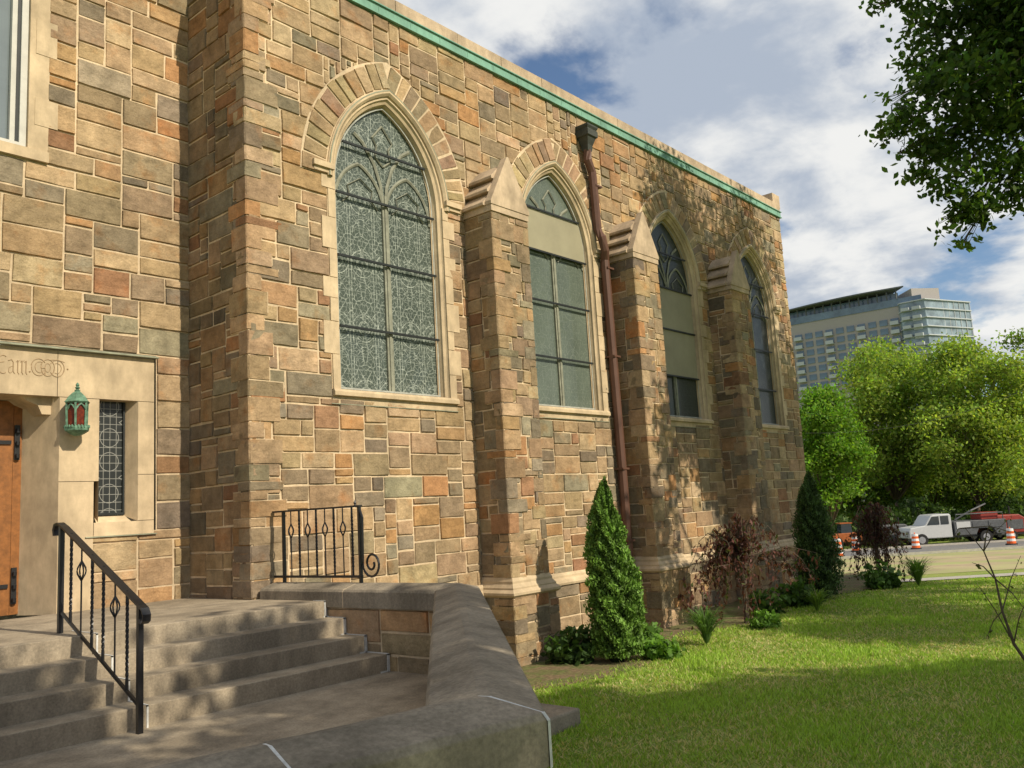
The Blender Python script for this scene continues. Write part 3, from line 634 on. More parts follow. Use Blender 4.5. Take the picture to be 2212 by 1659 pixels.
for k in range(40):
    s=-20+k*4; mb.add([DS(52,s,.018),DS(52,s+2.2,.018),DS(52.15,s+2.2,.018),DS(52.15,s,.018)],[(0,1,2,3)])
struct(mb.build('road_marking',mat('road_paint',(.7,.6,.3),.8,ba=0)))
def bedline(x): return 6.5+.22*np.sin(x*1.3)-.35*np.exp(-((x-9.)/1.3)**2)
mb=MB(); top=[];bot=[]
for i in range(70):
    x=5.75+i*.225; top.append((x,YC-.05,-1.944)); bot.append((x,float(bedline(x))+random.uniform(-.1,.1),-1.944))
for i in range(69): mb.add([bot[i],bot[i+1],top[i+1],top[i]],[(0,1,2,3)])
struct(mb.build('planting_bed',SOIL))
# ---------------------------------------------------------------- numpy leaf meshes
def np_mesh(name,V,nper,cols,m,parent=None,origin=(0,0,0),local=False):
    n=len(V)//nper; me=bpy.data.meshes.new(name); o0=np.array(origin,dtype=float)
    me.vertices.add(len(V)); me.vertices.foreach_set('co',(V-o0).astype(np.float32).ravel())
    me.loops.add(len(V)); me.loops.foreach_set('vertex_index',np.arange(len(V),dtype=np.int32))
    me.polygons.add(n); me.polygons.foreach_set('loop_start',np.arange(0,len(V),nper,dtype=np.int32))
    me.materials.append(m); me.update(calc_edges=True)
    ca=me.color_attributes.new('Col','FLOAT_COLOR','CORNER'); C=np.ones((n,nper,4),dtype=np.float32); C[:,:,:3]=cols[:,None,:]; ca.data.foreach_set('color',C.ravel())
    o=bpy.data.objects.new(name,me); COL.objects.link(o); o.location=tuple(o0)
    if parent is not None:
        o.parent=parent
        if not local: o.matrix_parent_inverse=Matrix.Translation(-Vector(parent.location))
    return o
def unit(a): return a/np.maximum(1e-9,np.linalg.norm(a,axis=1,keepdims=True))
def leaves(name,C,size,cols,m,parent,asp=.62,upb=.5,dirv=None,origin=(0,0,0)):
    n=len(C); N=RNG.normal(size=(n,3)); N[:,2]+=upb; N=unit(N)
    A=RNG.normal(size=(n,3)) if dirv is None else dirv+RNG.normal(size=(n,3))*.35
    A=unit(A-N*np.sum(A*N,axis=1,keepdims=True)); B=np.cross(N,A)
    s=size*RNG.uniform(.6,1.25,size=(n,1))
    V=np.empty((n,5,3)); V[:,0]=C-A*s*.5; V[:,1]=C+B*s*asp*.5-A*s*.05; V[:,2]=C+A*s*.55+B*s*.05; V[:,3]=C+A*s*.15-B*s*asp*.45; V[:,4]=C-A*s*.2-B*s*asp*.42
    return np_mesh(name,V.reshape(-1,3),5,cols,m,parent,origin)
def crown(blobs,nclump,per,spread):
    vol=np.array([b[1]**2 for b in blobs]); pk=RNG.choice(len(blobs),size=nclump,p=vol/vol.sum())
    c=np.array([list(b[0]) for b in blobs])[pk]; r=np.array([b[1] for b in blobs])[pk][:,None]
    sq=np.array([b[2] if len(b)>2 else 1. for b in blobs])[pk]
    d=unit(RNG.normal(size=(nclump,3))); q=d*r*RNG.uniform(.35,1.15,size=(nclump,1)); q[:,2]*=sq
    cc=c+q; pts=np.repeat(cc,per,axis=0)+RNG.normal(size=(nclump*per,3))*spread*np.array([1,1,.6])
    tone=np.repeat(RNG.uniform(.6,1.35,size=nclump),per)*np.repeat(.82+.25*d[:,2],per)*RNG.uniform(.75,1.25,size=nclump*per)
    return pts,tone
def tree(name,base,blobs,trunk_r,nclump,per,size,spread,col,label,cat='tree',group=None,limb=True,lf=None,fork=.45,lk=1.,fkp=None):
    base=Vector(base); e=empty(name,base,label,cat,group)
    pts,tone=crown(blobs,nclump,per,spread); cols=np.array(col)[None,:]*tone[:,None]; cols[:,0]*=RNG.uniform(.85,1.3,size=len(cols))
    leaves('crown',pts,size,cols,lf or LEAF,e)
    cen=sum((Vector(b[0]) for b in blobs),Vector())/len(blobs)
    fk=fkp or base.lerp(Vector((base.x*.6+cen.x*.4,base.y*.6+cen.y*.4,cen.z)),fork)
    mb=MB(); mb.tube([base-Vector((0,0,.2)),base+Vector((0,0,.3)),base.lerp(fk,.5)+Vector((trunk_r*.3,0,0)),fk],[trunk_r*1.35,trunk_r,trunk_r*.85,trunk_r*.7],9)
    for b in blobs:
        c=Vector(b[0]); m1=fk.lerp(c,.5)+Vector((random.uniform(-.1,.1),random.uniform(-.1,.1),.12))*(c-fk).length
        mb.tube([fk-Vector((0,0,.1)),m1,c],[trunk_r*.5*lk,trunk_r*.22*lk,trunk_r*.06*lk],6)
        if limb:
            for k in range(6):
                dv=Vector((random.gauss(0,1),random.gauss(0,1),random.gauss(0,.8))).normalized()*b[1]*.85
                s0=m1.lerp(c,random.uniform(.6,1)); mb.tube([s0,s0.lerp(c+dv,.5)+Vector((0,0,.05*b[1])),c+dv],[trunk_r*.05,trunk_r*.035,.004],4)
    mb.build('trunk',BARK,e,smooth=True)
    return e
def pb_(x,y,r,D=14.): return (at(x,y,D),r)
bl=[pb_(2060,10,.62),pb_(1945,-25,.36),pb_(1985,60,.28),pb_(2160,100,.75),pb_(2035,185,.5,13.6),pb_(2110,280,.55),pb_(1955,262,.28,13.6),pb_(1925,290,.13),pb_(2185,370,.45),pb_(2065,385,.36,13.8),pb_(1985,375,.2),pb_(2095,455,.28),pb_(2040,490,.15),pb_(2078,528,.11),pb_(1940,330,.12),pb_(1990,130,.3),pb_(1925,215,.12),pb_(2150,440,.2),pb_(2205,430,.22),
    pb_(2200,240,.6),pb_(2200,20,.7),pb_(2130,190,.5,13.2),pb_(2010,310,.3),pb_(1900,10,.14),
    pb_(2300,60,1.2),pb_(2380,250,1.0),pb_(2330,-250,1.6),pb_(2100,-260,1.2),pb_(2600,-100,1.8),pb_(2500,-350,1.6,15),pb_(2240,-120,1.0)]
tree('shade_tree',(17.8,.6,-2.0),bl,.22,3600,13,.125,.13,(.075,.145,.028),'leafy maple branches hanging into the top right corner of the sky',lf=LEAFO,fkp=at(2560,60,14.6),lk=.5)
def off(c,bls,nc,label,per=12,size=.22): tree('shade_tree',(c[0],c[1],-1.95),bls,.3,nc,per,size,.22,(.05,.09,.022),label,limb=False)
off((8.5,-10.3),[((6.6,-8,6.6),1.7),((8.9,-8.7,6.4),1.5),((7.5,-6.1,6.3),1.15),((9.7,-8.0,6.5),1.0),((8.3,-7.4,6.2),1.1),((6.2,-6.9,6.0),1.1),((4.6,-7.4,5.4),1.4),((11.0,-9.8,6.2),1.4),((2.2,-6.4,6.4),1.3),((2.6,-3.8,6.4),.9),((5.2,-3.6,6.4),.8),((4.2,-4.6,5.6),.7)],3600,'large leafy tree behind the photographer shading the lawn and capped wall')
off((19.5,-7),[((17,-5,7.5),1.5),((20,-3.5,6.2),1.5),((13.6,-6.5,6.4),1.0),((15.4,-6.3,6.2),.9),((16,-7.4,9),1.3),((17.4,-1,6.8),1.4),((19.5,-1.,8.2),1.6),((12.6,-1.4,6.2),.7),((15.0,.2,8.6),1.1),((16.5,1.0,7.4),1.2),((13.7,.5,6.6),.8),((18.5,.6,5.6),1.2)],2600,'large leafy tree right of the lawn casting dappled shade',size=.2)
def rblobs(x,y,rx_,ry,D,n,seed,q0=.8):
    rr=random.Random(seed); out=[]; k=D/PX
    for i in range(n):
        a=rr.uniform(0,2*math.pi); q=math.sqrt(rr.uniform(0,1))*q0*rr.uniform(.75,1.2)
        px=x+rx_*q*math.cos(a); py=y+ry*q*math.sin(a); r=min(rx_,ry)*k*rr.uniform(.12,.34)
        p=at(px,py,D+rr.uniform(-.35,.35)*rx_*k*2); out.append((p,r,.6))
    return out
def mtree(x,y,rx_,ry,D,n,nc,size,colr,label,seed,group='trees beyond the road'):
    b=at(x,1100,D); base=(b.x,b.y,zt(b.x,b.y))
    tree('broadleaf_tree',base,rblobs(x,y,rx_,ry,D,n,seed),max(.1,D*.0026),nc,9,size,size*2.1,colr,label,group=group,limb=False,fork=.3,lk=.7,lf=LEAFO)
mtree(1785,965,82,150,36,34,2400,.15,(.14,.28,.03),'small bright green tree just past the far corner of the church',1)
mtree(1935,900,145,185,72,80,4400,.29,(.23,.34,.055),'tall pale green tree in front of the high-rise, left of the pair',2)
mtree(2110,910,150,180,66,80,4400,.27,(.26,.37,.06),'wide yellow-green tree beyond the road, right of the pair',3)
mtree(2225,885,90,180,80,36,2000,.31,(.16,.25,.045),'darker green tree cut off by the right edge of the picture',4)
mtree(1850,1030,110,100,80,24,2000,.34,(.13,.21,.033),'dark tree low behind the small bright green tree',5)
mtree(2010,1040,130,80,80,24,2100,.34,(.11,.18,.028),'dark low tree behind the white truck',6)
mtree(2160,1045,120,80,78,24,1900,.34,(.11,.18,.028),'dark low tree behind the red trailer',8)
n=26000; s=RNG.uniform(-40,190,n); d=RNG.uniform(100,130,n); h=RNG.uniform(0,1,n)*(8+2.5*np.sin(s*.21)+1.5*np.sin(s*.53+1))
P3=np.stack([FH.x*d+R0.x*s,FH.y*d+R0.y*s,-4.05+h],axis=1)
o=leaves('distant_treeline',P3,.95,np.array([[.05,.09,.02]])*RNG.uniform(.5,1.5,size=(n,1)),LEAF,None); tag(o,'dark belt of distant trees along the horizon behind the road','trees',kind='stuff')
n=16000; s=RNG.uniform(20,62,n); d=RNG.uniform(64,69,n); h=RNG.uniform(0,1,n)**.8*(2.3+.7*np.sin(s*.7)+.5*np.sin(s*1.9+1))
P3=np.stack([FH.x*d+R0.x*s,FH.y*d+R0.y*s,-4.05+h],axis=1)
o=leaves('hedge_belt',P3,.36,np.array([[.05,.09,.02]])*RNG.uniform(.4,1.6,size=(n,1)),LEAF,None); tag(o,'shadowy undergrowth along the far side of the road behind the trucks','undergrowth',kind='stuff')
# ---------------------------------------------------------------- shrubs
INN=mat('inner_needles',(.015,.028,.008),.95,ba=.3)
def arbor(base,h,r,n,col,label,seed,group):
    rr=np.random.default_rng(seed); base=Vector(base); e=empty('arborvitae',base,label,'shrub',group)
    t=rr.uniform(0,1,n)**.85; a=rr.uniform(0,2*np.pi,n)
    prof=np.where(t<.25,.84+.64*t,1.0)*np.clip(1.02-t**3.2,0,1)**.75*(1-.2*t)
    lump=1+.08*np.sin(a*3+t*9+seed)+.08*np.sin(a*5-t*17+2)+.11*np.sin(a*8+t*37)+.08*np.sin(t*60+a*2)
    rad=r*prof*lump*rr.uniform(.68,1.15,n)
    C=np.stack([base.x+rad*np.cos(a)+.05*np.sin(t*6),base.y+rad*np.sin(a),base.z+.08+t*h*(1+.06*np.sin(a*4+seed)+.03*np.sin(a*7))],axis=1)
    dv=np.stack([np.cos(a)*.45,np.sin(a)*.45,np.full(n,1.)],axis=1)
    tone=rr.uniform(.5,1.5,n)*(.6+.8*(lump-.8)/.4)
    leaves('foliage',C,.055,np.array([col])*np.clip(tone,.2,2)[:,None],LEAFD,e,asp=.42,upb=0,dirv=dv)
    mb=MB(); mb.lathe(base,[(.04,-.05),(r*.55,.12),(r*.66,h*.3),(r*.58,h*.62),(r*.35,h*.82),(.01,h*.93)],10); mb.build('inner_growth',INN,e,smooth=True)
    mb=MB(); mb.tube([base-Vector((0,0,.1)),base+Vector((.01,0,h*.5))],[.05,.03],7); mb.build('stem',BARK,e)
arbor((9.27,6.5,-1.95),2.05,.31,32000,(.11,.20,.032),'bright green conical evergreen shrub nearest the downspout buttress',1,'columnar evergreens')
arbor((16.1,6.6,-1.95),2.1,.38,20000,(.055,.10,.026),'dark green columnar evergreen shrub at the far church corner',2,'columnar evergreens')
def weeper(base,h,r,n,label,seed,col=(.085,.035,.022),lo_=2,hi_=10):
    rd=random.Random(seed); base=Vector(base); e=empty('weeping_shrub',base,label,'shrub')
    mb=MB(); L=[]
    top=base+Vector((.05,0,h*.62)); mb.tube([base-Vector((0,0,.1)),base+Vector((.10,.03,h*.3)),top],[.05,.04,.03],7)
    for i in range(n):
        a=rd.uniform(0,2*math.pi); lobe=1+.35*math.sin(a*2+seed)+.2*math.sin(a*5); R_=r*rd.uniform(.3,1.3)*lobe; hh=h*rd.uniform(.55,1.08); pts=[top+Vector((0,0,rd.uniform(-.3,.08)*h))]
        ex=Vector((math.cos(a)*R_,math.sin(a)*R_*.7,0)); dr=h*rd.uniform(.05,.95)
        for k in range(1,9):
            t=k/8; z=(hh-(top.z-base.z))*math.sin(min(1,t*2.1)*math.pi/2)-dr*max(0,t-.4)**1.2*1.9
            q=top+ex*(min(1,t*1.25)**.7)+Vector((rd.uniform(-.05,.05),rd.uniform(-.05,.05),z+rd.uniform(-.03,.03))); q.z=max(q.z,base.z+.08); pts.append(q)
        mb.tube(pts,[.013,.011,.009,.008,.006,.005,.004,.003,.002],4)
        for k in range(2,9):
            for _ in range(rd.randint(lo_,hi_)):
                q=pts[k-1].lerp(pts[k],rd.random()); L.append((q.x+rd.gauss(0,.03),q.y+rd.gauss(0,.03),q.z-abs(rd.gauss(0,.05))))
    mb.build('branches',BARK,e)
    C=np.array(L); m=len(C); base_c=np.array([col])*RNG.uniform(.4,1.7,size=(m,1)); gm=RNG.uniform(0,1,m)<.14; base_c[gm]=np.array([.09,.11,.03])
    leaves('foliage',C,.09,base_c,LEAF,e,asp=.40,dirv=np.tile(np.array([[0,0,-1.]]),(m,1)))
weeper((12.75,6.45,-1.95),1.6,.8,62,'weeping shrub with sparse reddish-brown leaves between the two evergreens',3,(.115,.046,.036))
weeper((20.2,6.9,-2.1),1.75,.55,70,'small dark burgundy weeping shrub beyond the far evergreen',4,(.07,.03,.028),3,12)
def bush(base,r,n,size,col,label,group=None,sq=.8):
    base=Vector(base); e=empty('leafy_plant',base,label,'plant',group)
    pts,tone=crown([(base+Vector((0,0,r*.7)),r,sq),(base+Vector((r*.5,-.1,r*.45)),r*.6,sq),(base+Vector((-r*.5,.05,r*.5)),r*.6,sq)],n,6,.05)
    pts[:,2]=np.maximum(pts[:,2],base.z+.02); leaves('foliage',pts,size,np.array([col])*tone[:,None],LEAF,e,asp=.75)
    mb=MB()
    for k in range(7):
        a=k*.9; mb.tube([base,base+Vector((math.cos(a)*r*.4,math.sin(a)*r*.4,r*.7)),base+Vector((math.cos(a)*r*.8,math.sin(a)*r*.8,r*1.1))],[.012,.008,.004],4)
    mb.build('stems',BARK,e)
bush((9.0,7.0,-1.95),.28,120,.10,(.06,.115,.028),'dark leafy plant behind the bright conical evergreen, against the wall')
bush((9.65,6.1,-1.95),.18,170,.07,(.15,.29,.04),'fresh green low plant at the foot of the bright conical evergreen')
bush((10.2,6.8,-1.95),.26,110,.10,(.12,.23,.045),'medium green leafy plant right of the bright conical evergreen')
bush((13.9,6.7,-1.95),.26,100,.10,(.10,.19,.04),'green leafy plant right of the reddish-brown weeping shrub')
bush((12.4,6.0,-1.95),.16,110,.07,(.14,.27,.04),'low bright leafy plant under the reddish-brown weeping shrub')
bush((14.9,6.5,-1.95),.3,140,.10,(.08,.16,.03),'dark leafy plant left of the dark columnar evergreen')
bush((18.2,6.2,-2.0),.34,140,.11,(.08,.16,.03),'leafy ground plant just beyond the dark columnar evergreen')
def clump(base,n,h,r,col,label,name='grass_clump'):
    base=np.array(base); a=RNG.uniform(0,2*np.pi,n); R_=r*RNG.uniform(.25,1,n); hh=h*RNG.uniform(.55,1,n); w=.011
    seg=4; quads=[]
    dx=np.cos(a);dy=np.sin(a)
    def pt(t): return np.stack([base[0]+dx*R_*t**1.3,base[1]+dy*R_*t**1.3,base[2]+hh*(1.9*t-1.15*t*t)],axis=1)
    sd=np.stack([-dy,dx,np.zeros(n)],axis=1)
    for k in range(seg):
        t0,t1=k/seg,(k+1)/seg; w0=w*(1-t0*.8); w1=w*(1-t1*.85)
        quads.append(np.stack([pt(t0)-sd*w0,pt(t0)+sd*w0,pt(t1)+sd*w1,pt(t1)-sd*w1],axis=1))
    V=np.concatenate(quads,axis=0).reshape(-1,3); cols=np.tile(np.array([col])*RNG.uniform(.6,1.4,size=(n,1)),(seg,1))
    return tag(np_mesh(name,V,4,cols,LEAF,None,origin=tuple(base)),label,'plant')
clump((10.75,6.05,-1.95),230,.66,.52,(.10,.18,.045),'arching daylily clump between the conical evergreen and the weeping shrub')
clump((14.3,5.95,-1.95),130,.5,.42,(.15,.24,.04),'yellow-green grassy clump in front of the dark columnar evergreen')
clump((18.9,5.7,-2.0),180,.75,.6,(.14,.24,.04),'tall grassy clump between dark evergreen and burgundy shrub')
# sapling
B0=at(2240,1500,8.1); B0.z=-1.95
e=empty('bare_sapling',B0,'thin nearly bare sapling leaning at the right edge of the lawn','sapling')
mb=MB()
tp=[at(2225,1440,8.1),at(2190,1390,8.1),at(2165,1320,8.1),at(2150,1250,8.1),at(2125,1190,8.1),at(2085,1140,8.1)]
mb.tube([B0]+tp,[.02,.018,.015,.012,.009,.006,.003],5)
tips=[]
for i,(px,py) in enumerate([(2110,1260),(2205,1200),(2100,1215),(2180,1120),(2060,1160),(2215,1300),(2130,1380),(2225,1330),(2140,1130),(2190,1150)]):
    s0=tp[1+i%5]; q=at(px,py,8.1+random.uniform(-.3,.3)); mb.tube([s0,s0.lerp(q,.5)+Vector((0,0,.04)),q],[.007,.005,.002],4); tips.append((s0,q))
mb.build('stem',BARK,e)
C=np.array([list(a.lerp(b,random.uniform(.4,1.05))+Vector((random.gauss(0,.015),random.gauss(0,.015),random.gauss(0,.015)))) for a,b in tips for _ in range(4)])
leaves('leaves',C,.04,np.array([[.09,.10,.03]])*RNG.uniform(.6,1.4,size=(len(C),1)),LEAF,e)
# ---------------------------------------------------------------- grass blades
n=400000; d=3.2+17.*RNG.uniform(0,1,n)**1.25; s=(RNG.uniform(-.25,.66,n))*d*1.02
X=FH.x*d+R0.x*s; Y=FH.y*d+R0.y*s
bedY=bedline(X)+RNG.normal(size=n)*.2
keep=(Y<X-.42)&((Y<bedY)|(X>20.2))&~((X>5.3)&(X<6.52)&(Y>4.98)&(Y<5.72))&(Y>-9)&((d<19.55)|(d>20.75))
patch=np.sin(X*2.1+1.3*np.sin(Y*1.7))*np.sin(Y*2.6+.7*np.sin(X*3.1)); keep&=(RNG.uniform(0,1,n)<.78+.25*patch)
X=X[keep];Y=Y[keep];d=d[keep];patch=patch[keep];n=len(X)
Z=np.where(d<17,-1.95,-1.95-(d-17)*.0512); a=RNG.uniform(0,2*np.pi,n); h=RNG.uniform(.02,.05,n)*(1+.3*patch); w=.0045+.0004*d
lean=RNG.normal(size=(n,2))*.024
V=np.empty((n,3,3)); V[:,0]=np.stack([X-np.cos(a)*w,Y-np.sin(a)*w,Z],1); V[:,1]=np.stack([X+np.cos(a)*w,Y+np.sin(a)*w,Z],1); V[:,2]=np.stack([X+lean[:,0],Y+lean[:,1],Z+h],1)
gc=np.array([[.28,.41,.06]])*RNG.uniform(.6,1.3,size=(n,1))*(1+.15*patch)[:,None]; dry=RNG.uniform(0,1,n)<(.2-.18*patch); gc[dry]=np.array([.55,.48,.23])
gr=np_mesh('lawn_grass',V.reshape(-1,3),3,gc,LEAF); tag(gr,'mown green lawn with patches of dry yellow grass beside the church','grass',kind='stuff')
# ---------------------------------------------------------------- high-rise
a=at(1690,700,332); b=at(1998,700,300); c=at(2092,700,309)
a=Vector((a.x,a.y,0)); b=Vector((b.x,b.y,0)); c=Vector((c.x,c.y,0))
HB=empty('high_rise',(b.x,b.y,-4.05),'tall tan and glass apartment tower rising behind the green trees','building')
HT=mat('tower_tan_panel',(.34,.315,.30),.8,ba=0,na=.1); HG=mat('tower_blue_glass',(.10,.155,.22),.15,ns=.2,na=.4,ba=0,spec=.6); HG2=mat('tower_pale_glass',(.20,.26,.30),.2,ns=.25,na=.5,ba=0,spec=.5); HWM=mat('tower_pale_slab',(.42,.45,.47),.7,ba=0,na=.08); HD=mat('tower_dark_roof',(.10,.11,.115),.7,ba=0)
back=Vector((FH.x,FH.y,0))*22; ab=(b-a).normalized(); nab=Vector((ab.y,-ab.x,0))
if nab.dot(FH)>0: nab=-nab
ZR=63.5
mb=MB(); q=[a,b,b+back,a+back]; mb.prism(q,lambda p,z:(p.x,p.y,z),-4.05,ZR); mb.build('main_block',HT,HB)
L=(b-a).length; cols_=13; cw=L/cols_
wm=MB(); wm.box(-cw*.35,cw*.35,-.12,.1,-1.05,1.05)
first=None; rot=math.atan2(ab.y,ab.x)
for f in range(7):
    for k in range(cols_):
        p=a+ab*(cw*(k+.5))+nab*.15; z=ZR-5.2-f*3.15
        if first is None: first=wm.build('window',HG,HB,local=True); o=first
        else: o=first.copy(); COL.objects.link(o); o.parent=HB
        o.location=Vector((p.x,p.y,z))-Vector(HB.location); o.rotation_euler=(0,0,rot)
mb=MB()
for f in range(7,20):
    for k in range(cols_):
        p=a+ab*(cw*(k+.5))+nab*.15; z=ZR-5.2-f*3.15; e1=ab*cw*.35
        mb.add([p-e1-Vector((0,0,1)),p+e1-Vector((0,0,1)),p+e1+Vector((0,0,1)),p-e1+Vector((0,0,1))],[(0,1,2,3)])
o=mb.build('lower_windows',HG,HB); o['kind']='stuff'
for f in range(8):
    for k in (1,4,7,10,12):
        p=a+ab*(cw*(k+.15)); z=ZR-6.6-f*3.15; q=[p,p+ab*cw*.75,p+ab*cw*.75+nab*1.8,p+nab*1.8]
        mb=MB(); mb.prism(q,lambda p,zz:(p.x,p.y,zz),z,z+.25); q2=[p+nab*1.7,p+ab*cw*.75+nab*1.7,p+ab*cw*.75+nab*1.8,p+nab*1.8]; mb.prism(q2,lambda p,zz:(p.x,p.y,zz),z+.25,z+1.3); mb.build('balcony',HWM,HB)
mb=MB(); q=[a+nab*.3,b+nab*.3,b+back*.9,a+back*.9]; mb.prism(q,lambda p,z:(p.x,p.y,z),ZR,ZR+2.6); mb.build('top_storey',HG,HB)
mb=MB()
nseg=10; fr=[]; bk=[]
for i in range(nseg+1):
    t=i/nseg; p=a-ab*1+(b-ab*5-a+ab*1)*t; bow=nab*(1.6+2.2*math.sin(math.pi*t)); fr.append((p+bow,ZR+5.2+.9*math.sin(t*1.5))); bk.append((p+back*.8,ZR+5.2+.9*math.sin(t*1.5)))
for i in range(nseg):
    vs=[(q.x,q.y,z+dz) for dz in (0,.45) for (q,z) in (fr[i],fr[i+1],bk[i+1],bk[i])]
    mb.add(vs,[(0,1,2,3),(4,5,6,7),(0,1,5,4),(2,3,7,6)])
for k in range(14):
    p=a+ab*(k*(L-8)/13)+nab*.6; mb.tube([(p.x,p.y,ZR+2.6),(p.x,p.y,ZR+5.5)],.25,4)
mb.build('roof_canopy',HD,HB)
mb=MB(); q=[a+nab*-2,b-ab*8-nab*2,b-ab*8+back*.7,a+back*.7]; mb.prism(q,lambda p,z:(p.x,p.y,z),ZR+2.6,ZR+5.15); mb.build('set_back_storey',HG,HB)
bc=(c-b).normalized(); nbc=Vector((bc.y,-bc.x,0))
if nbc.dot(FH)>0: nbc=-nbc
mb=MB(); q=[b-ab*7+nab*1.2,b+nab*1.2+nbc*1.2,c+nbc*1.2,c+back,b-ab*7+back]; mb.prism(q,lambda p,z:(p.x,p.y,z),-4.05,ZR+.8); mb.build('glass_wing',HG2,HB)
for f in range(16):
    z=ZR+.3-f*3.15; q=[b-ab*7+nab*1.7,b+nab*1.7+nbc*1.7,c+nbc*1.7+bc*.4,c+back,b-ab*7+back]; mb=MB(); mb.prism(q,lambda p,zz:(p.x,p.y,zz),z,z+.35); mb.build('floor_slab',HWM,HB)
for k in range(9):
    mb=MB(); p=b+(c-b)*(k/8)+nbc*1.45; mb.tube([(p.x,p.y,-4),(p.x,p.y,ZR+.6)],.13,4); mb.build('mullion',HWM,HB)
for f in range(9):
    for k in (0,1):
        p=b-ab*(6.5-k*3.6)+nab*1.7; z=ZR-2.8-f*3.15; q=[p,p+ab*2.6,p+ab*2.6+nab*1.6,p+nab*1.6]; mb=MB(); mb.prism(q,lambda p,zz:(p.x,p.y,zz),z,z+1.1); mb.build('balcony',HWM,HB)
mb=MB(); q=[b-ab*3,b+bc*9,b+bc*9+back*.6,b-ab*3+back*.6]; mb.prism(q,lambda p,z:(p.x,p.y,z),ZR+.8,ZR+5.4); mb.build('penthouse',HT,HB)
# ---------------------------------------------------------------- road works
WH=mat('white_vehicle_paint',(.46,.47,.47),.35,ba=0,na=.05); BK=mat('black_rubber',(.02,.02,.02),.8,ba=0); OR=mat('orange_plastic',(.75,.13,.02),.5,ba=0,na=.1); RED=mat('red_equipment',(.24,.035,.025),.5,ba=0,na=.3); GREY=mat('grey_truck_body',(.09,.095,.10),.5,ba=0,na=.3); GLS=mat('vehicle_glass',(.03,.04,.05),.08,ba=0,spec=.7); RIM=mat('wheel_rim',(.35,.35,.36),.4,metal=.6,ba=0); DOR=mat('orange_equipment',(.32,.09,.025),.5,ba=0,na=.3)
RZ=math.atan2(R0.y,R0.x)
def pf(mb,pts,y0,y1,m=0): mb.prism(pts,lambda p,a:(p[0],a,p[1]),y0,y1,m=m)
def wheel(e,x,y,r=.42,w=.24):
    def cyl(mb,r_,y0,y1): pf(mb,[(x+r_*math.cos(k*math.pi/9),r+r_*math.sin(k*math.pi/9)) for k in range(18)],y0,y1)
    mb=MB(); cyl(mb,r,y-w/2,y+w/2); t=mb.build('wheel',BK,e,local=True)
    mb=MB(); cyl(mb,r*.55,y-w/2-.01,y+w/2+.01); mb.build('rim',RIM,t,local=True)
def wheels(e,xs,r=.42,hw=.85):
    for x in xs:
        for y in (-hw,hw): wheel(e,x,y,r)
def spot(px,D):
    p=at(px,1150,D); dd=p.x*FH.x+p.y*FH.y; s=p.x*R0.x+p.y*R0.y; return DS(dd,s,.012)
def utility(px,D,label,rz=RZ):
    e=empty('utility_truck',spot(px,D),label,'truck',None,rz)
    mb=MB(); pf(mb,[(-3.3,.55),(-3.3,1.05),(-3.2,1.25),(-2.2,1.38),(-1.75,2.0),(-1.6,2.08),(-.45,2.1),(-.35,2.0),(-.35,.5),(-2.0,.5)],-.95,.95); mb.build('cab',WH,e,local=True,bevel=.06)
    for pts in ([(-2.05,1.4),(-1.68,1.95),(-1.2,1.97),(-1.2,1.4)],[(-1.1,1.4),(-1.1,1.97),(-.55,1.97),(-.55,1.4)]):
        mb=MB(); pf(mb,pts,-.97,.97); mb.build('side_window',GLS,e,local=True)
    mb=MB(); pf(mb,[(-.25,.6),(-.25,1.55),(3.3,1.55),(3.3,.6),(2.6,.6),(2.4,1.0),(1.4,1.0),(1.2,.6)],-1.05,1.05); pf(mb,[(-.25,.6),(3.4,.6),(3.4,.45),(-.25,.45)],-.5,.5); mb.build('service_body',GREY,e,local=True,bevel=.03)
    for k in range(3):
        mb=MB(); x=-.1+k*1.1; mb.box(x,x+.95,-1.08,-1.04,1.05,1.5); mb.build('locker_door',WH if k==0 else GREY,e,local=True)
    mb=MB(); mb.tube([(0,-.9,1.55),(0,-.9,2.0),(3.2,-.9,2.0),(3.2,-.9,1.55)],.04,5); mb.build('rack',GREY,e,local=True)
    mb=MB(); mb.tube([(.5,.3,1.6),(1.6,.1,2.2),(2.8,.4,2.6)],.06,6); mb.build('boom',GREY,e,local=True)
    mb=MB(); mb.box(1.8,3.0,-.7,.7,1.55,2.05); mb.build('compressor',RED,e,local=True,bevel=.05)
    for y in (-.7,.7): mb=MB(); mb.box(-3.34,-3.28,y-.15,y+.15,.85,1.05); mb.build('headlight',RIM,e,local=True)
    wheels(e,(-2.5,1.9)); return e
utility(2055,60,'white cab work truck with grey service body parked beyond the road')
def trailer(px,D,label,c,nm='equipment_trailer',cat='trailer',sc_=1.):
    e=empty(nm,spot(px,D),label,cat,None,RZ); e.scale=(sc_,)*3
    mb=MB(); pf(mb,[(-1.7,.5),(-1.6,1.4),(-1.0,1.75),(.9,1.75),(1.6,1.3),(1.7,.5)],-.8,.8); mb.build('housing',c,e,local=True,bevel=.06)
    mb=MB(); mb.box(-1.9,1.9,-.85,.85,.38,.5); mb.tube([(-1.9,0,.44),(-3,0,.44)],.05,5); mb.build('chassis',BK,e,local=True)
    for x0,x1,zq in ((-1.2,-.2,1.5),(0,1.1,1.4)):
        mb=MB(); mb.box(x0,x1,-.83,-.8,.75,zq); mb.build('side_grille',GREY,e,local=True)
    mb=MB(); mb.tube([(.8,.2,1.7),(.8,.2,2.3)],.06,6); mb.build('exhaust',BK,e,local=True)
    wheels(e,(.2,),.34,.85); return e
trailer(2165,61,'red compressor trailer behind the white work truck',RED)
trailer(1925,62,'low grey equipment trailer in front of the white work truck',GREY,sc_=.85)
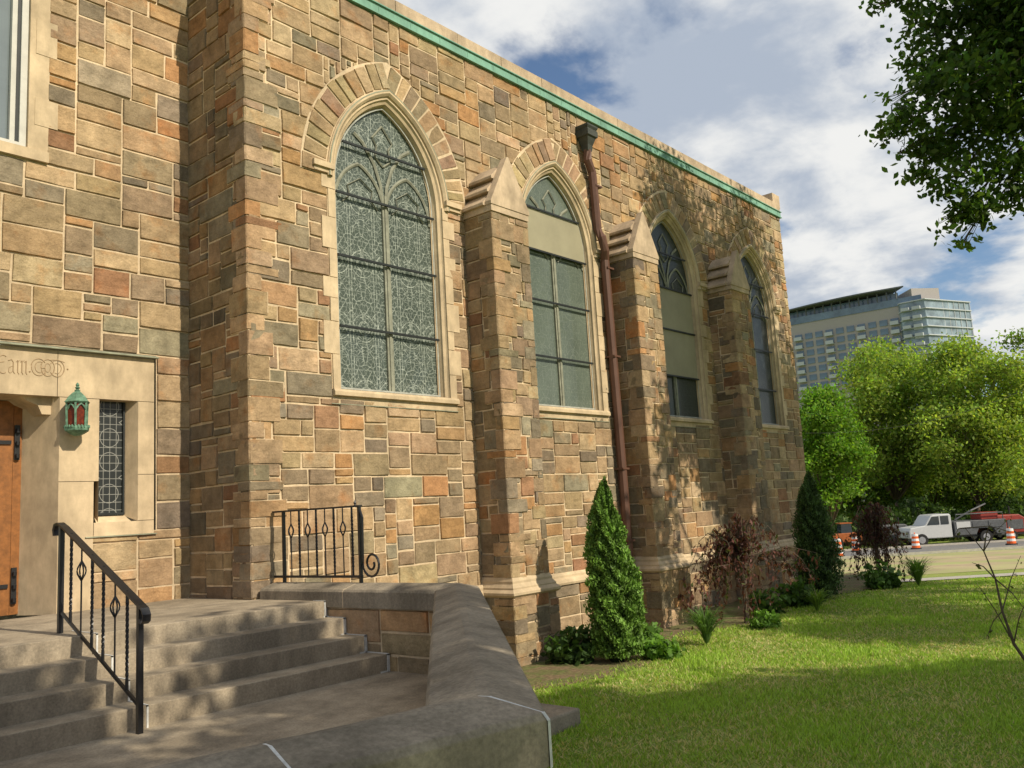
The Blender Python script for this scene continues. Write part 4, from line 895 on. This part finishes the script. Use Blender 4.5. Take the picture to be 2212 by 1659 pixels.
e=empty('wheel_loader',spot(1822,62),'orange construction machine with raised arm at the left end of the roadworks','machine',None,RZ); e.scale=(.62,.62,.72)
mb=MB(); pf(mb,[(-1.6,.6),(-1.6,1.4),(-.4,1.5),(1.8,1.5),(1.9,.6)],-.7,.7); mb.build('body',DOR,e,local=True,bevel=.05)
mb=MB(); pf(mb,[(-.5,1.5),(-.4,2.4),(.7,2.4),(.8,1.5)],-.65,.65); mb.build('cab',GLS,e,local=True)
mb=MB(); mb.box(-.55,.85,-.7,.7,2.4,2.5); mb.build('cab_roof',DOR,e,local=True)
mb=MB(); mb.tube([(-1.2,0,1.3),(-2.2,0,1.9),(-3.0,0,.7)],.12,6); mb.build('arm',DOR,e,local=True)
mb=MB(); pf(mb,[(-3.4,.15),(-2.7,.15),(-2.8,.9),(-3.0,.7)],-.9,.9); mb.build('bucket',GREY,e,local=True)
wheels(e,(-1.0,1.1),.55,.8)
DW=mat('drum_white_band',(.7,.7,.68),.5,ba=0)
for i,(px,D,lb) in enumerate(((1845,58,'orange and white traffic drum below the orange machine'),(1975,57,'orange and white traffic drum by the nose of the white truck'),(2182,53,'orange and white traffic drum near the right edge of the picture'),(1806,46,'orange traffic drum partly hidden beside the dark columnar evergreen'))):
    p=spot(px,D); e=empty('traffic_drum',p,lb,'traffic drum','traffic drums along the road')
    mb=MB(); z=0.08; rs=.26
    for k in range(6):
        mb.lathe(p+Vector((0,0,z)),[(rs-.012*k,0),(rs-.012*k-.01,.15)],14,m=k%2); z+=.15
    mb.build('body',[OR,DW],e)
    mb=MB(); mb.lathe(p,[(.34,0),(.34,.06),(.28,.09)],14); mb.build('base',BK,e)
    mb=MB(); mb.tube([p+Vector((-.08,0,.97)),p+Vector((-.06,0,1.06)),p+Vector((.06,0,1.06)),p+Vector((.08,0,.97))],.02,5); mb.build('handle',OR,e)
mb=MB(); A=at(1740,935,34); B=at(2420,720,40); pts=[A.lerp(B,i/20)-Vector((0,0,4.8*(i/20)*(1-i/20))) for i in range(21)]; mb.tube(pts,.008,4)
tag(mb.build('overhead_wire',BK,None,origin=tuple(A)),'thin dark overhead wire crossing in front of the green trees','wire')
# ---------------------------------------------------------------- light and sky
sd=Vector((.08,-1,.78)).normalized()
S=bpy.data.lights.new('sun','SUN'); S.energy=5.0; S.angle=math.radians(.5); S.color=(1,.89,.71)
so=bpy.data.objects.new('sun',S); COL.objects.link(so); so.rotation_euler=sd.to_track_quat('Z','Y').to_euler(); so.location=(0,0,30)
w=bpy.data.worlds.new("World"); sc.world=w; w.use_nodes=True; N=w.node_tree.nodes; L=w.node_tree.links; bg=N['Background']
sky=N.new('ShaderNodeTexSky'); sky.sky_type='NISHITA'; sky.sun_disc=False; sky.sun_elevation=math.asin(sd.z); sky.sun_rotation=math.atan2(sd.x,sd.y)
tc=N.new('ShaderNodeTexCoord'); sep=N.new('ShaderNodeSeparateXYZ'); L.new(tc.outputs['Generated'],sep.inputs[0])
def M(op,a,b=None):
    q=N.new('ShaderNodeMath'); q.operation=op
    for i,x in enumerate((a,b)):
        if x is None: continue
        if isinstance(x,(int,float)): q.inputs[i].default_value=x
        else: L.new(x,q.inputs[i])
    return q.outputs[0]
zz=M('ADD',M('MAXIMUM',sep.outputs[2],0.0),.22)
cb=N.new('ShaderNodeCombineXYZ'); L.new(M('DIVIDE',sep.outputs[0],zz),cb.inputs[0]); L.new(M('DIVIDE',sep.outputs[1],zz),cb.inputs[1])
def nz(s,d,r,off=0):
    mp=N.new('ShaderNodeMapping'); mp.inputs['Location'].default_value=(off,off*.7,0); L.new(cb.outputs[0],mp.inputs[0])
    q=N.new('ShaderNodeTexNoise'); q.inputs['Scale'].default_value=s; q.inputs['Detail'].default_value=d; q.inputs['Roughness'].default_value=r; q.inputs['Distortion'].default_value=.15; L.new(mp.outputs[0],q.inputs['Vector']); return q.outputs[0]
def rg(x,a,b,c=0,d=1):
    r=N.new('ShaderNodeMapRange'); r.interpolation_type='SMOOTHSTEP'
    for i,v in enumerate((a,b,c,d)): r.inputs[i+1].default_value=v
    L.new(x,r.inputs[0]); return r.outputs[0]
cl=nz(2.0,10,.55,3.1); mask=rg(cl,.38,.49)
shade=rg(nz(3.0,9,.55,11.3),.38,.60)
def mixc(f,a,b):
    m=N.new('ShaderNodeMix'); m.data_type='RGBA'; L.new(f,m.inputs[0])
    for i,x in ((6,a),(7,b)):
        if isinstance(x,tuple): m.inputs[i].default_value=(*x,1)
        else: L.new(x,m.inputs[i])
    return m.outputs[2]
sc1=N.new('ShaderNodeVectorMath'); sc1.operation='MULTIPLY'; L.new(sky.outputs[0],sc1.inputs[0]); sc1.inputs[1].default_value=(.115,.125,.135)
cc=mixc(shade,(.48,.55,.66),(.98,.98,.96)); L.new(mixc(mask,sc1.outputs[0],cc),bg.inputs[0]); bg.inputs[1].default_value=.90
# ---------------------------------------------------------------- camera
cd=bpy.data.cameras.new('camera'); co=bpy.data.objects.new('camera',cd); COL.objects.link(co)
cd.sensor_width=36; cd.lens=PX/2212*36; cd.clip_start=.05; cd.clip_end=4000
m=Matrix((( RR.x,UU.x,-F.x,0),(RR.y,UU.y,-F.y,0),(RR.z,UU.z,-F.z,0),(0,0,0,1))); co.matrix_world=m
sc.camera=co
sc.view_settings.view_transform='Standard'; sc.view_settings.look='None'; sc.view_settings.exposure=0
